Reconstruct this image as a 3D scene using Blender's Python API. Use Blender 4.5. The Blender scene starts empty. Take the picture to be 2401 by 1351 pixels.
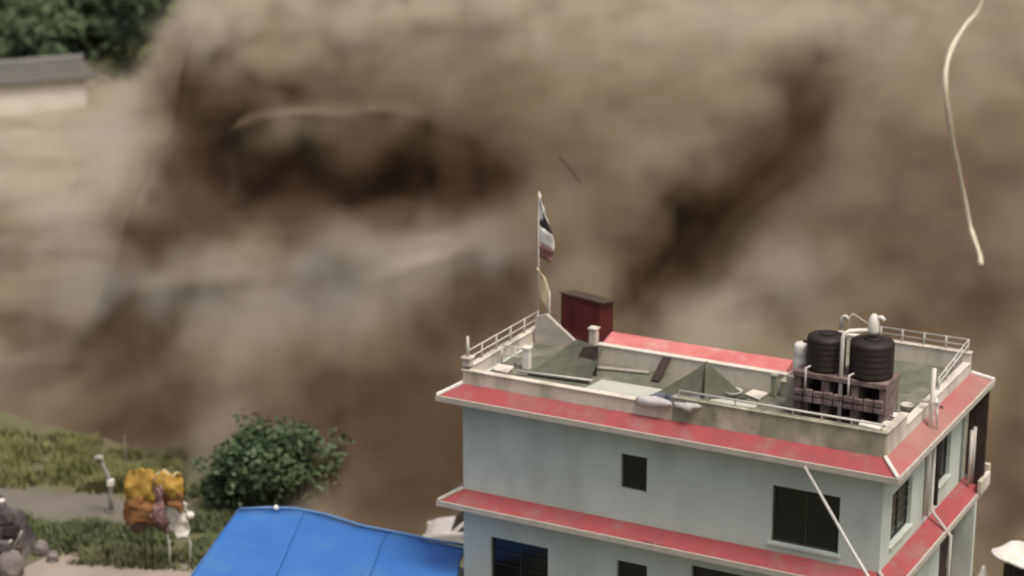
import bpy, math, random
import numpy as np
from mathutils import Vector, Matrix

# ------------------------------------------------------------------ camera, world, light
sc = bpy.context.scene
col = sc.collection
HC = 28.5                       # camera height above the valley floor (m)
PITCH = math.radians(16.45)
FPX, PW, PH = 4930.0, 2401.0, 1351.0

cam_d = bpy.data.cameras.new('camera')
cam_d.sensor_width = 36.0
cam_d.lens = 36.0 * FPX / PW
cam_d.clip_start = 0.5
cam_d.clip_end = 2000
cam_d.dof.use_dof = True
cam_d.dof.focus_distance = 53.0
cam_d.dof.aperture_fstop = 0.24
cam = bpy.data.objects.new('camera', cam_d)
cam.location = (0, 0, HC)
cam.rotation_euler = (math.pi / 2 - PITCH, 0, 0)
col.objects.link(cam)
sc.camera = cam

SUN_EL, SUN_AZ = math.radians(66), math.radians(140)   # azimuth measured from +Y towards +X
world = bpy.data.worlds.new('World')
sc.world = world
world.use_nodes = True
wn = world.node_tree
bg = wn.nodes['Background']
sky = wn.nodes.new('ShaderNodeTexSky')
sky.sky_type = 'NISHITA'
sky.sun_disc = False
sky.sun_elevation = SUN_EL
sky.sun_rotation = SUN_AZ
sky.air_density = 1.0
sky.dust_density = 8.0
sky.ozone_density = 0.3
wn.links.new(sky.outputs[0], bg.inputs[0])
bg.inputs[1].default_value = 0.10

sun_d = bpy.data.lights.new('sun', 'SUN')
sun_d.energy = 1.5
sun_d.angle = math.radians(18)
sun_d.color = (1.0, 0.93, 0.82)
sun = bpy.data.objects.new('sun', sun_d)
sdir = Vector((math.sin(SUN_AZ) * math.cos(SUN_EL), math.cos(SUN_AZ) * math.cos(SUN_EL), math.sin(SUN_EL)))
sun.rotation_euler = (-sdir).to_track_quat('-Z', 'Y').to_euler()
sun.location = (0, 0, 120)
col.objects.link(sun)

vs = sc.view_settings
vs.view_transform = 'Standard'
vs.look = 'None'
vs.exposure = 0.35
vs.gamma = 1.0
vs.use_curve_mapping = False
sc.cycles.use_denoising = True
try:
    sc.cycles.denoiser = 'OPENIMAGEDENOISE'
except Exception:
    pass
sc.cycles.max_bounces = 6
sc.cycles.diffuse_bounces = 3
sc.cycles.volume_bounces = 2
sc.cycles.transparent_max_bounces = 12
sc.cycles.volume_step_rate = 2.2
sc.cycles.volume_max_steps = 256
sc.cycles.pixel_filter_type = 'GAUSSIAN'
sc.cycles.filter_width = 2.4

# ------------------------------------------------------------------ pixel helpers
def ray(px, py):
    a, b = (px - PW / 2) / FPX, (PH / 2 - py) / FPX
    return Vector((a, math.cos(PITCH) + b * math.sin(PITCH), -math.sin(PITCH) + b * math.cos(PITCH)))
def at_z(px, py, z=0.0):
    r = ray(px, py)
    return Vector((0, 0, HC)) + r * ((z - HC) / r.z)
def at_y(px, py, y):
    r = ray(px, py)
    return Vector((0, 0, HC)) + r * (y / r.y)

# building frame: local X = -a (towards the near corner), Y = b (back along the side wall)
A0 = at_z(2110, 1140, 9.3); A0.z = 0
UX, UY = -.882, .471
BROT = math.atan2(-.471, .882)
def BW(a, b, z):
    return Vector((A0.x + UX * a + .471 * b, A0.y + UY * a + .882 * b, z))
def inv_z(px, py, z):
    q = at_z(px, py, z) - A0
    return q.x * UX + q.y * UY, q.x * .471 + q.y * .882

# ------------------------------------------------------------------ mesh helpers
class MB:
    def __init__(s): s.v, s.f = [], []
    def add(s, vs_, fs):
        n = len(s.v); s.v += [tuple(q) for q in vs_]; s.f += [tuple(n + i for i in f) for f in fs]; return s
    def box(s, x0, x1, y0, y1, z0, z1):
        return s.add([(x0,y0,z0),(x1,y0,z0),(x1,y1,z0),(x0,y1,z0),(x0,y0,z1),(x1,y0,z1),(x1,y1,z1),(x0,y1,z1)],
                     [(3,2,1,0),(4,5,6,7),(0,1,5,4),(1,2,6,5),(2,3,7,6),(3,0,4,7)])
    def tube(s, pts, r, n=8, cap=True):
        pts = [Vector(q) for q in pts]
        rs = r if isinstance(r, (list, tuple)) else [r] * len(pts)
        base = len(s.v); prev = None
        for i, q in enumerate(pts):
            t = (pts[min(i + 1, len(pts) - 1)] - pts[max(i - 1, 0)]).normalized()
            ref = prev if prev is not None else (Vector((1, 0, 0)) if abs(t.z) > .8 else Vector((0, 0, 1)))
            e1 = (ref - t * ref.dot(t)).normalized(); prev = e1
            e2 = t.cross(e1)
            for k in range(n):
                an = 2 * math.pi * k / n
                s.v.append(tuple(q + (e1 * math.cos(an) + e2 * math.sin(an)) * rs[i]))
        for i in range(len(pts) - 1):
            for k in range(n):
                a = base + i * n + k; b = base + i * n + (k + 1) % n
                s.f.append((a, b, b + n, a + n))
        if cap:
            s.f.append(tuple(base + k for k in range(n))[::-1])
            s.f.append(tuple(base + (len(pts) - 1) * n + k for k in range(n)))
        return s
    def lathe(s, prof, n=24, c=(0, 0, 0)):
        base = len(s.v)
        for r, z in prof:
            for k in range(n):
                an = 2 * math.pi * k / n
                s.v.append((c[0] + r * math.cos(an), c[1] + r * math.sin(an), c[2] + z))
        for i in range(len(prof) - 1):
            for k in range(n):
                a = base + i * n + k; b = base + i * n + (k + 1) % n
                s.f.append((a, b, b + n, a + n))
        s.f.append(tuple(base + k for k in range(n))[::-1])
        s.f.append(tuple(base + (len(prof) - 1) * n + k for k in range(n)))
        return s
    def build(s, name, m, parent=None, smooth=False, bevel=0):
        me = bpy.data.meshes.new(name)
        me.from_pydata(s.v, [], s.f); me.update()
        o = bpy.data.objects.new(name, me)
        me.materials.append(m)
        if smooth: me.polygons.foreach_set('use_smooth', [True] * len(me.polygons))
        col.objects.link(o)
        if parent: o.parent = parent
        if bevel:
            b = o.modifiers.new('bevel', 'BEVEL'); b.width = bevel; b.segments = 2; b.limit_method = 'ANGLE'
        return o
def tag(o, label=None, cat=None, group=None, kind=None):
    if label: o['label'] = label
    if cat: o['category'] = cat
    if group: o['group'] = group
    if kind: o['kind'] = kind
    return o
def empty(name, loc, rz=0):
    o = bpy.data.objects.new(name, None); o.location = loc; o.rotation_euler = (0, 0, rz); o.empty_display_size = .3
    col.objects.link(o); return o
def copy_tree(o, parent=None):
    c = o.copy(); col.objects.link(c); c.parent = parent
    for ch in list(o.children): copy_tree(ch, c)
    return c

# ------------------------------------------------------------------ materials
def mat(name, c1, c2=None, scale=1.5, rough=.85, bump=.0, bscale=20, stretch=(1, 1, 1), c3=None, scale3=.4, lo=.35, hi=.65, metallic=0):
    m = bpy.data.materials.new(name); m.use_nodes = True
    nt = m.node_tree; N = nt.nodes; L = nt.links
    p = N['Principled BSDF']
    p.inputs['Roughness'].default_value = rough
    p.inputs['Metallic'].default_value = metallic
    if c2 is None:
        c2 = tuple(min(1, x * .8) for x in c1)
    tc = N.new('ShaderNodeTexCoord'); mp = N.new('ShaderNodeMapping')
    mp.inputs['Scale'].default_value = stretch
    L.new(tc.outputs['Object'], mp.inputs[0])
    def noise(sc_, det=5):
        n = N.new('ShaderNodeTexNoise'); n.inputs['Scale'].default_value = sc_; n.inputs['Detail'].default_value = det
        n.inputs['Roughness'].default_value = .6
        L.new(mp.outputs[0], n.inputs['Vector']); return n
    def mix(fac, a, b, l_, h_):
        r = N.new('ShaderNodeMapRange'); r.inputs[1].default_value = l_; r.inputs[2].default_value = h_
        L.new(fac, r.inputs[0])
        x = N.new('ShaderNodeMix'); x.data_type = 'RGBA'
        L.new(r.outputs[0], x.inputs[0])
        for sk, val in ((x.inputs[6], a), (x.inputs[7], b)):
            if isinstance(val, tuple): sk.default_value = (*val, 1)
            else: L.new(val, sk)
        return x.outputs[2]
    out = mix(noise(scale).outputs[0], c1, c2, lo, hi)
    if c3: out = mix(noise(scale3, 3).outputs[0], out, c3, .5, .72)
    L.new(out, p.inputs['Base Color'])
    if bump:
        b = N.new('ShaderNodeBump'); b.inputs['Strength'].default_value = bump; b.inputs['Distance'].default_value = .02
        L.new(noise(bscale, 6).outputs[0], b.inputs['Height']); L.new(b.outputs[0], p.inputs['Normal'])
    return m

M = {}
M['wall'] = mat('wall_plaster', (.56, .625, .575), (.50, .565, .52), 1.1, .9, .3, 30, (1, 1, .5), (.43, .48, .43), .55)
M['wall_white'] = mat('parapet_plaster', (.70, .64, .56), (.60, .55, .47), 1.6, .9, .3, 25, (1, 1, .4), (.36, .35, .28), 1.0)
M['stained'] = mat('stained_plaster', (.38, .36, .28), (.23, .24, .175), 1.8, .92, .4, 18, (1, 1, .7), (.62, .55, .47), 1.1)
M['trim'] = mat('grey_trim', (.50, .45, .40), (.40, .37, .33), 3, .85)
M['red'] = mat('red_oxide_paint', (.36, .066, .072), (.29, .065, .068), 1.8, .8, .3, 25, (1, 1, 1), (.28, .13, .115), 1.3)
M['red_side'] = mat('faded_red_paint', (.37, .18, .15), (.30, .155, .13), 1.4, .78, .25, 25, (1, 1, 1), (.38, .11, .11), .6)
M['pink'] = mat('sun_bleached_red', (.60, .20, .18), (.52, .14, .135), 1.6, .7, .25, 18, (1, 1, 1), (.60, .32, .28), 1.2)
M['maroon'] = mat('maroon_tin', (.10, .006, .011), (.075, .005, .008), 2, .6)
M['dark_tin'] = mat('dark_tin', (.06, .045, .03), (.045, .03, .02), 3, .7)
M['roof_floor'] = mat('mossy_concrete', (.16, .165, .125), (.095, .105, .078), 1.3, .93, .4, 14, (1, 1, 1), (.25, .24, .19), .9)
M['green_tarp'] = mat('olive_sheet', (.105, .11, .08), (.055, .06, .043), 1.7, .85, .3, 9)
M['pale_sheet'] = mat('pale_sheet', (.52, .53, .46), (.44, .455, .39), 1.2, .6)
M['blue_bag'] = mat('slate_cloth', (.15, .16, .21), (.10, .11, .14), 3, .8)
M['lilac_bag'] = mat('pale_sack', (.52, .50, .49), (.42, .40, .40), 4, .85)
M['black'] = mat('black_plastic', (.010, .006, .005), (.020, .011, .009), 2, .65)
M['brick'] = mat('dusty_masonry', (.20, .145, .135), (.13, .09, .085), 4, .92, .5, 12, (1, 1, 1), (.30, .24, .22), 2.5)
M['soot'] = mat('dark_timber', (.045, .03, .026), (.03, .02, .018), 4, .9)
M['white'] = mat('white_paint', (.78, .76, .71), (.70, .67, .62), 3, .55)
M['pvc'] = mat('pvc_pipe', (.62, .60, .56), (.52, .50, .47), 4, .5)
M['pane'] = mat('window_glass', (.006, .008, .008), (.010, .010, .009), 1, .22)
M['frame'] = mat('dark_frame', (.045, .045, .042), (.03, .03, .03), 5, .6)
M['blue'] = mat('blue_sheet_metal', (.031, .138, .44), (.038, .155, .47), .8, .6, .0, 8, (1, 1, 1), (.065, .18, .42), .6)
M['blue_trim'] = mat('blue_ridge', (.09, .20, .42), (.12, .23, .40), 2, .5)
M['concrete'] = mat('concrete', (.30, .29, .26), (.23, .22, .20), 1.5, .9, .3, 20)
M['metal'] = mat('galvanised_metal', (.40, .40, .38), (.30, .30, .29), 6, .5, metallic=.3)
M['wood'] = mat('weathered_wood', (.10, .075, .055), (.06, .045, .035), 6, .9, .3, 30)
M['pale_wood'] = mat('pale_pole', (.38, .35, .31), (.26, .24, .22), 6, .85)
M['flag_white'] = mat('flag_white', (.80, .76, .74), (.72, .68, .66), 4, .8)
M['flag_dark'] = mat('flag_dark', (.035, .03, .03), (.05, .04, .04), 4, .8)
M['flag_red'] = mat('flag_red', (.24, .11, .10), (.19, .09, .085), 4, .8)
M['flag_cream'] = mat('flag_cream', (.66, .58, .40), (.58, .48, .26), 3, .8)
M['yellow'] = mat('yellow_cloth', (.43, .28, .05), (.34, .19, .035), 6, .8)
M['orange'] = mat('orange_cloth', (.29, .14, .045), (.21, .09, .035), 6, .8)
M['rose'] = mat('rose_cloth', (.34, .20, .20), (.20, .11, .12), 6, .8)
M['rose_dark'] = mat('dusky_cloth', (.13, .075, .06), (.08, .05, .045), 6, .85)
M['rock'] = mat('grey_rock', (.22, .20, .19), (.13, .115, .11), 2.5, .95, .6, 8, (1, 1, 1), (.34, .32, .30), 1.2)
M['tarp_grey'] = mat('grey_tarp', (.085, .072, .072), (.045, .04, .042), 2.2, .8, .3, 6, (1, 1, 1), (.17, .155, .15), 1.3)
M['hose'] = mat('cream_hose', (.72, .65, .50), (.60, .52, .38), 2, .55)
M['house_wall'] = mat('distant_limewash', (.80, .77, .70), (.72, .69, .62), .5, .9, .2, 6)
M['house_roof'] = mat('distant_slate', (.13, .115, .10), (.09, .095, .09), .6, .85, .3, 6)
M['ground'] = mat('valley_ground', (.135, .13, .065), (.10, .105, .048), .18, .95, .5, 3, (1, 1, 1), (.15, .13, .10), .09)
M['path'] = mat('pale_dirt', (.33, .28, .235), (.25, .225, .19), .5, .95, .4, 5)
M['path_dull'] = mat('dull_dirt', (.17, .155, .135), (.13, .12, .10), .5, .95, .4, 5)
M['grass'] = mat('grass', (.21, .22, .08), (.15, .17, .055), .7, .9, c3=(.27, .25, .12), scale3=.35)
M['grass2'] = mat('grass_deep', (.13, .16, .065), (.09, .12, .05), .7, .9, c3=(.19, .19, .09), scale3=.35)
M['leaf'] = mat('dark_leaf', (.045, .085, .034), (.022, .050, .022), .9, .75, c3=(.085, .12, .05), scale3=.6)
M['leaf_bush'] = mat('young_leaf', (.085, .13, .06), (.055, .09, .04), 1.2, .8, c3=(.12, .16, .09), scale3=.8)
M['leaf_far'] = mat('forest_leaf', (.10, .145, .075), (.06, .10, .055), .35, .8, c3=(.13, .175, .10), scale3=.22)
M['leaf_bright'] = mat('bright_leaf', (.20, .24, .10), (.13, .18, .06), .8, .8, c3=(.34, .36, .22), scale3=.7)
M['bark'] = mat('bark', (.06, .045, .035), (.035, .028, .022), 6, .95, .4, 12)
M['_h'] = mat('forest_floor', (.03, .04, .018), (.018, .028, .013), .15, .95, .5, 2)

# ------------------------------------------------------------------ noise
_rng = np.random.RandomState(7)
_perm = np.concatenate([_rng.permutation(256)] * 3)
_g3 = _rng.normal(size=(256, 3)); _g3 /= np.linalg.norm(_g3, axis=1)[:, None]
def pnoise(x, y, z):
    xi, yi, zi = (np.floor(q).astype(int) for q in (x, y, z))
    xf, yf, zf = x - xi, y - yi, z - zi
    f = lambda t: t * t * t * (t * (t * 6 - 15) + 10)
    w = (f(xf), f(yf), f(zf)); r = 0
    for i in (0, 1):
        for j in (0, 1):
            for k in (0, 1):
                h = _perm[_perm[_perm[(xi + i) & 255] + ((yi + j) & 255)] + ((zi + k) & 255)]
                g = _g3[h]
                d = g[..., 0] * (xf - i) + g[..., 1] * (yf - j) + g[..., 2] * (zf - k)
                r = r + d * (w[0] if i else 1 - w[0]) * (w[1] if j else 1 - w[1]) * (w[2] if k else 1 - w[2])
    return r * 1.5
def fbm(x, y, z, o=4, g=.5):
    a, r = 1.0, 0
    for i in range(o):
        r = r + a * pnoise(x * 2 ** i + 17 * i, y * 2 ** i, z * 2 ** i + 5 * i); a *= g
    return r
def sstep(e0, e1, x):
    t = np.clip((x - e0) / (e1 - e0), 0, 1); return t * t * (3 - 2 * t)
def project(P):
    X, Y, Z = P[..., 0], P[..., 1], P[..., 2] - HC
    d = Y * math.cos(PITCH) - Z * math.sin(PITCH); up = Y * math.sin(PITCH) + Z * math.cos(PITCH)
    return PW / 2 + FPX * X / d, PH / 2 - FPX * up / d

def grid_mesh(name, P, m, parent=None, smooth=True):
    n0, n1 = P.shape[:2]
    idx = np.arange(n0 * n1).reshape(n0, n1)
    q = np.stack([idx[:-1, :-1], idx[:-1, 1:], idx[1:, 1:], idx[1:, :-1]], -1).reshape(-1, 4)
    me = bpy.data.meshes.new(name)
    me.vertices.add(n0 * n1); me.vertices.foreach_set('co', P.reshape(-1).astype(np.float32))
    me.loops.add(q.size); me.loops.foreach_set('vertex_index', q.reshape(-1).astype(np.int32))
    me.polygons.add(len(q)); me.polygons.foreach_set('loop_start', np.arange(0, q.size, 4, dtype=np.int32))
    me.polygons.foreach_set('loop_total', np.full(len(q), 4, dtype=np.int32))
    me.update(calc_edges=True); me.validate()
    if smooth: me.polygons.foreach_set('use_smooth', [True] * len(me.polygons))
    me.materials.append(m)
    o = bpy.data.objects.new(name, me); col.objects.link(o)
    if parent: o.parent = parent
    return o

# ------------------------------------------------------------------ terrain
gx, gy = np.meshgrid(np.linspace(-400, 400, 161), np.linspace(-60, 600, 133))
gz = .48 * np.maximum(0, gy - 128) ** 1.0 * sstep(128, 150, gy) + 1.2 * fbm(gx / 40, gy / 40, gx * 0) * sstep(100, 130, gy)
gz += sstep(100, 126, gy) * .6
g = grid_mesh('ground', np.stack([gx, gy, gz], -1), M['ground']); tag(g, kind='structure')
def terrain_z(x, y):
    return float(.48 * max(0, y - 128) * sstep(128, 150, np.array(y * 1.0)))

def sheet(name, pix, m, z):
    pts = [at_z(x, y, 0) for x, y in pix]
    b = MB(); n = len(pts)
    b.add([(p.x, p.y, z) for p in pts], [tuple(range(n))[::-1]])
    o = b.build(name, m); tag(o, kind='structure'); return o
o = sheet('path', [(-300, 1480), (560, 1480), (470, 1325), (300, 1318), (220, 1322), (150, 1298), (120, 1300), (60, 1330), (-100, 1400)], M['path'], .004)
o = sheet('dirt_track', [(-300, 1040), (0, 1110), (130, 1160), (260, 1150), (300, 1190), (290, 1230), (180, 1240), (60, 1225), (-50, 1260), (-300, 1300)], M['path_dull'], .008)

# ------------------------------------------------------------------ debris flow
FOOT = ([-90, -30, -20, -13, -8.5, -6, 6, 17, 90], [80, 79.5, 78, 74.2, 70.2, 66.8, 65.8, 60.5, 56])
# soft shapes of the billows: px, py, rx, ry, angle, relief in metres, dark-mud share, also deepening the hollows by colour
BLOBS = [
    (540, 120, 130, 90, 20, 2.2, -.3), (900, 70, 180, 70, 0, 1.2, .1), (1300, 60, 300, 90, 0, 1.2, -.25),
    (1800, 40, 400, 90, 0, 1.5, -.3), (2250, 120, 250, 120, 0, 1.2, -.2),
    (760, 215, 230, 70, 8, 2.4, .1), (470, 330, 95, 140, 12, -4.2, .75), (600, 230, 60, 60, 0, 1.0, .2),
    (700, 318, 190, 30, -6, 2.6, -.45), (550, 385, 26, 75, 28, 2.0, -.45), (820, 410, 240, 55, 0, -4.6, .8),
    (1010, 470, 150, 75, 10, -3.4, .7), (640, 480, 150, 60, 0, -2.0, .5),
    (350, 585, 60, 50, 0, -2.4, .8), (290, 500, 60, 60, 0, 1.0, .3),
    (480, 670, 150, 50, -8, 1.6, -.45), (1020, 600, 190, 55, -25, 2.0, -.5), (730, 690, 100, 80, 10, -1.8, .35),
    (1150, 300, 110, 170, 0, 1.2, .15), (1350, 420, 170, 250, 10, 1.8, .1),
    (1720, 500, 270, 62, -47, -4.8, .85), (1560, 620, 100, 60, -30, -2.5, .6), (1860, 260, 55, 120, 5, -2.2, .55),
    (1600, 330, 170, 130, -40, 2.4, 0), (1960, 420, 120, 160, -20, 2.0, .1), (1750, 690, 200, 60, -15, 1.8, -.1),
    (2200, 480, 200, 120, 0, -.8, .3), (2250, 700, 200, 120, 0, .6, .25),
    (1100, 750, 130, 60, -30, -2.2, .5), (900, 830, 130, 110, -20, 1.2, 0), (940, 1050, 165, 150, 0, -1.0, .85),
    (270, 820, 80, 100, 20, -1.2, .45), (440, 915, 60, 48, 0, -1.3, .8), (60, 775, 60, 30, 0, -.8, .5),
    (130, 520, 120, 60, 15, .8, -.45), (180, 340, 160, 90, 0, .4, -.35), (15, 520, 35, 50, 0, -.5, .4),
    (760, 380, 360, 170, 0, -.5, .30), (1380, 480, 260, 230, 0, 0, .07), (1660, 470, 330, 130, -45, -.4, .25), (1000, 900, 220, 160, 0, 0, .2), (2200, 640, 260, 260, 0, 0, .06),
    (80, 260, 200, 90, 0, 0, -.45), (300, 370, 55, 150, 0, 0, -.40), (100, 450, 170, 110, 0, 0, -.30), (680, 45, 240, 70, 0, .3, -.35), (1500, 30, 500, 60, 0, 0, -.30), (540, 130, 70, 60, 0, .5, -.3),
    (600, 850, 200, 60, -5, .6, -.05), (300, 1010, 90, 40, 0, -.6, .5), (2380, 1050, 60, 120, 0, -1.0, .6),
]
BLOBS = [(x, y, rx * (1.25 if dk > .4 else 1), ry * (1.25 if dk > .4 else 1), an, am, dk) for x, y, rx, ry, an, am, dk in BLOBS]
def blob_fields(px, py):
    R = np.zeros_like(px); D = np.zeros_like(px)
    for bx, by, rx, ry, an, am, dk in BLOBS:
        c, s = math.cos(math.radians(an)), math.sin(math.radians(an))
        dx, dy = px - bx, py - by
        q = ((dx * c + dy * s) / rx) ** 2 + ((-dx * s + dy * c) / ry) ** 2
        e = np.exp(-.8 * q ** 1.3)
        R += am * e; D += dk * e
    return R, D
def surge_base(X, Dd):
    wob = fbm(X / 9, Dd / 9, X * 0 + 3.1, 3)
    Y = np.interp(X, *FOOT) + Dd + 1.2 * fbm(X / 6, Dd * 0 + 2.0, X * 0, 3) * np.exp(-Dd / 8)
    edge = -16.4 + 1.1 * wob + 2.6 * sstep(16, 36, Dd)
    w = sstep(edge - 2.4, edge + 1.2, X) * sstep(1.5, 11, Dd) + (1 - sstep(1.5, 11, Dd)) * sstep(-24, -6, X)
    slope = .45 * w + .035 * (1 - w)
    Z = slope * Dd - w * .10 * np.maximum(0, Dd - 22) + (.35 + .9 * w) * (1 - np.exp(-Dd / 1.6)) - .25
    Z = np.minimum(Z, 27 + .05 * Dd)
    # dust banked against the distant house
    Z = Z + (1 - w) * .5 * sstep(26, 46, Dd) * (1 - sstep(56, 70, Dd))
    n0 = np.stack([0 * w, -.93 * w, .35 - .08 * w], -1)
    return np.stack([X, Y, Z], -1), n0, w, wob
def surge_points():
    xs = np.concatenate([np.linspace(-90, -32, 60, endpoint=False), np.linspace(-32, 34, 380), np.linspace(34.5, 90, 60)])
    ds = np.concatenate([np.linspace(0, 45, 330, endpoint=False), np.linspace(45, 110, 90)])
    X, Dd = np.meshgrid(xs, ds)
    P, n0, w, wob = surge_base(X, Dd)
    Z = P[..., 2]
    px, py = project(P)
    wx, wy = fbm(P[..., 0] / 7, P[..., 1] / 7, Z / 7 + 9, 2, .3), fbm(P[..., 0] / 7 + 31, P[..., 1] / 7, Z / 7, 2, .3)
    R, D = blob_fields(px + 70 * wx, py + 50 * wy)
    amt = sstep(0, 5, Dd) * (.35 + .65 * w)
    # flow direction runs down to the left: stretch the noise along it
    fx, fy = X * .85 + Dd * .35, -X * .35 + Dd * .85
    n1 = fbm(fx / 12 + .6 * wob, fy / 7, Z / 9, 2)
    n2 = fbm(fx / 4.2 + .8 * n1, fy / 3.0, Z / 4 + 4, 2)
    R = .9 * R + 1.0 * n1 + .10 * n2
    base = P
    P = P + n0 * (R * amt)[..., None]
    P[..., 2] = np.maximum(P[..., 2], -.25)
    dark = np.clip(.46 + np.where(D > 0, .9, .35) * D + .26 * n1 + .08 * n2 - .14 * (1 - w) * sstep(12, 40, Dd), 0, 1)  # mud tone, with the hollow shapes coloured darker as well
    return P, dark, base, n0, w, px, py, Dd
def surge_material():
    m = bpy.data.materials.new('mud_and_dust'); m.use_nodes = True
    nt = m.node_tree; N, L = nt.nodes, nt.links
    p = N['Principled BSDF']; p.inputs['Roughness'].default_value = .95
    p.inputs['Specular IOR Level'].default_value = .15
    at = N.new('ShaderNodeAttribute'); at.attribute_name = 'mud'
    tc = N.new('ShaderNodeTexCoord')
    nz = N.new('ShaderNodeTexNoise'); nz.inputs['Scale'].default_value = .16; nz.inputs['Detail'].default_value = 3
    L.new(tc.outputs['Object'], nz.inputs['Vector'])
    cr = N.new('ShaderNodeValToRGB'); e = cr.color_ramp
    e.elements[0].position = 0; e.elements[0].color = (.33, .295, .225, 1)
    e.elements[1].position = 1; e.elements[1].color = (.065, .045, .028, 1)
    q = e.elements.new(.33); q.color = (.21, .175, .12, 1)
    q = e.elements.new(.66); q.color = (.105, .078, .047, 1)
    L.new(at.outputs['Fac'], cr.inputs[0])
    gr = N.new('ShaderNodeMix'); gr.data_type = 'RGBA'; gr.blend_type = 'MIX'
    mr = N.new('ShaderNodeMapRange'); mr.inputs[1].default_value = .5; mr.inputs[2].default_value = .7; mr.inputs[4].default_value = .55
    L.new(nz.outputs[0], mr.inputs[0]); L.new(mr.outputs[0], gr.inputs[0])
    L.new(cr.outputs[0], gr.inputs[6])
    hs = N.new('ShaderNodeHueSaturation'); hs.inputs['Saturation'].default_value = .45; hs.inputs['Value'].default_value = .95
    L.new(cr.outputs[0], hs.inputs['Color']); L.new(hs.outputs[0], gr.inputs[7])
    L.new(gr.outputs[2], p.inputs['Base Color'])
    return m
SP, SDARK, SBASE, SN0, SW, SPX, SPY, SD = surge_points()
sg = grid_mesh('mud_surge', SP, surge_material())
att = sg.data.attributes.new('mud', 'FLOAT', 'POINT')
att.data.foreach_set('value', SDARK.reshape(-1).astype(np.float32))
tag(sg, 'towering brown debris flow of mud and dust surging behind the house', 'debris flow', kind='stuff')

# airborne mud, dust and spray: clouds of puffs, each cloud one soft volume
GREYS = [(480, 680, 260, 90), (1030, 600, 220, 80), (130, 640, 180, 110), (750, 700, 220, 90), (1650, 690, 240, 55)]
def puff_fields():
    r = np.random.RandomState(12)
    inw = (SPX > -260) & (SPX < 2660) & (SPY > -330) & (SPY < 1300) & (SD < 60)
    cand = np.flatnonzero(inw.reshape(-1))
    B, Nn = SBASE.reshape(-1, 3), SN0.reshape(-1, 3)
    W = np.linalg.norm(Nn, axis=1)
    ww = SW.reshape(-1)
    pts = {'cream': [], 'tan': [], 'brown': [], 'mud': [], 'grey': []}
    flow = np.array([-.58, -.74, -.33])
    NP = 1700
    picks = r.choice(cand, NP)
    w = ww[picks]
    rad = (.42 + 1.35 * r.rand(NP) ** 2.2) * (.45 + .55 * w)
    d_ = flow + r.normal(size=(NP, 3)) * np.array([.3, .2, .2]); d_ /= np.linalg.norm(d_, axis=1)[:, None]
    tone = r.normal(size=NP) * .11
    for k in range(10):
        live = r.rand(NP) < (1, 1, 1, .95, .9, .8, .65, .5, .35, .25)[k]
        c = B[picks] + d_ * (k * rad * .62)[:, None] + r.normal(size=(NP, 3)) * (rad * .38)[:, None]
        px, py = project(c)
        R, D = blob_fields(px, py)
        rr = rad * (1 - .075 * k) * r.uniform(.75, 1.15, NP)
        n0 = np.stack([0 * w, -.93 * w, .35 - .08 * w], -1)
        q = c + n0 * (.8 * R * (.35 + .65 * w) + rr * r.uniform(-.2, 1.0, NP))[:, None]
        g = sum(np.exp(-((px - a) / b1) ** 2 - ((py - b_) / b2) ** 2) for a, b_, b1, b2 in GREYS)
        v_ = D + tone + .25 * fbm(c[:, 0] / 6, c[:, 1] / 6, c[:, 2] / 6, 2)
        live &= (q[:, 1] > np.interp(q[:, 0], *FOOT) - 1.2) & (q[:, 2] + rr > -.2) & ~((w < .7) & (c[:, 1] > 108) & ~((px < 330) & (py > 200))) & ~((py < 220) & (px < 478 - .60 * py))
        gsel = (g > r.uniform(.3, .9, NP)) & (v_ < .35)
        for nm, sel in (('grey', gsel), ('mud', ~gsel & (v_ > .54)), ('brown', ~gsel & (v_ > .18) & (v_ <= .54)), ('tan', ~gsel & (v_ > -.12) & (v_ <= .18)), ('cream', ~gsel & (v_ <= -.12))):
            sel = sel & live
            pts[nm] += [(*a, b_) for a, b_ in zip(q[sel], rr[sel])]
    for _ in range(230):   # pale lobes along the upper left edge of the flow
        f_ = r.rand(); px, py = 492 - 165 * f_ + r.normal() * 16, -40 + 300 * f_
        q = at_y(px, py, r.uniform(99, 104)); pts['cream'].append((q.x, q.y, q.z, r.uniform(.35, .95)))
    for _ in range(900):   # cream dust spilling round the distant house
        px, py = r.uniform(-60, 345), r.uniform(192, 295)
        if py < 196 + max(0, px - 200) * .5: continue
        q = at_z(px, py, r.uniform(.8, 2.4)); pts['cream'].append((q.x, q.y, q.z, r.uniform(.6, 1.8)))
    return pts
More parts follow.
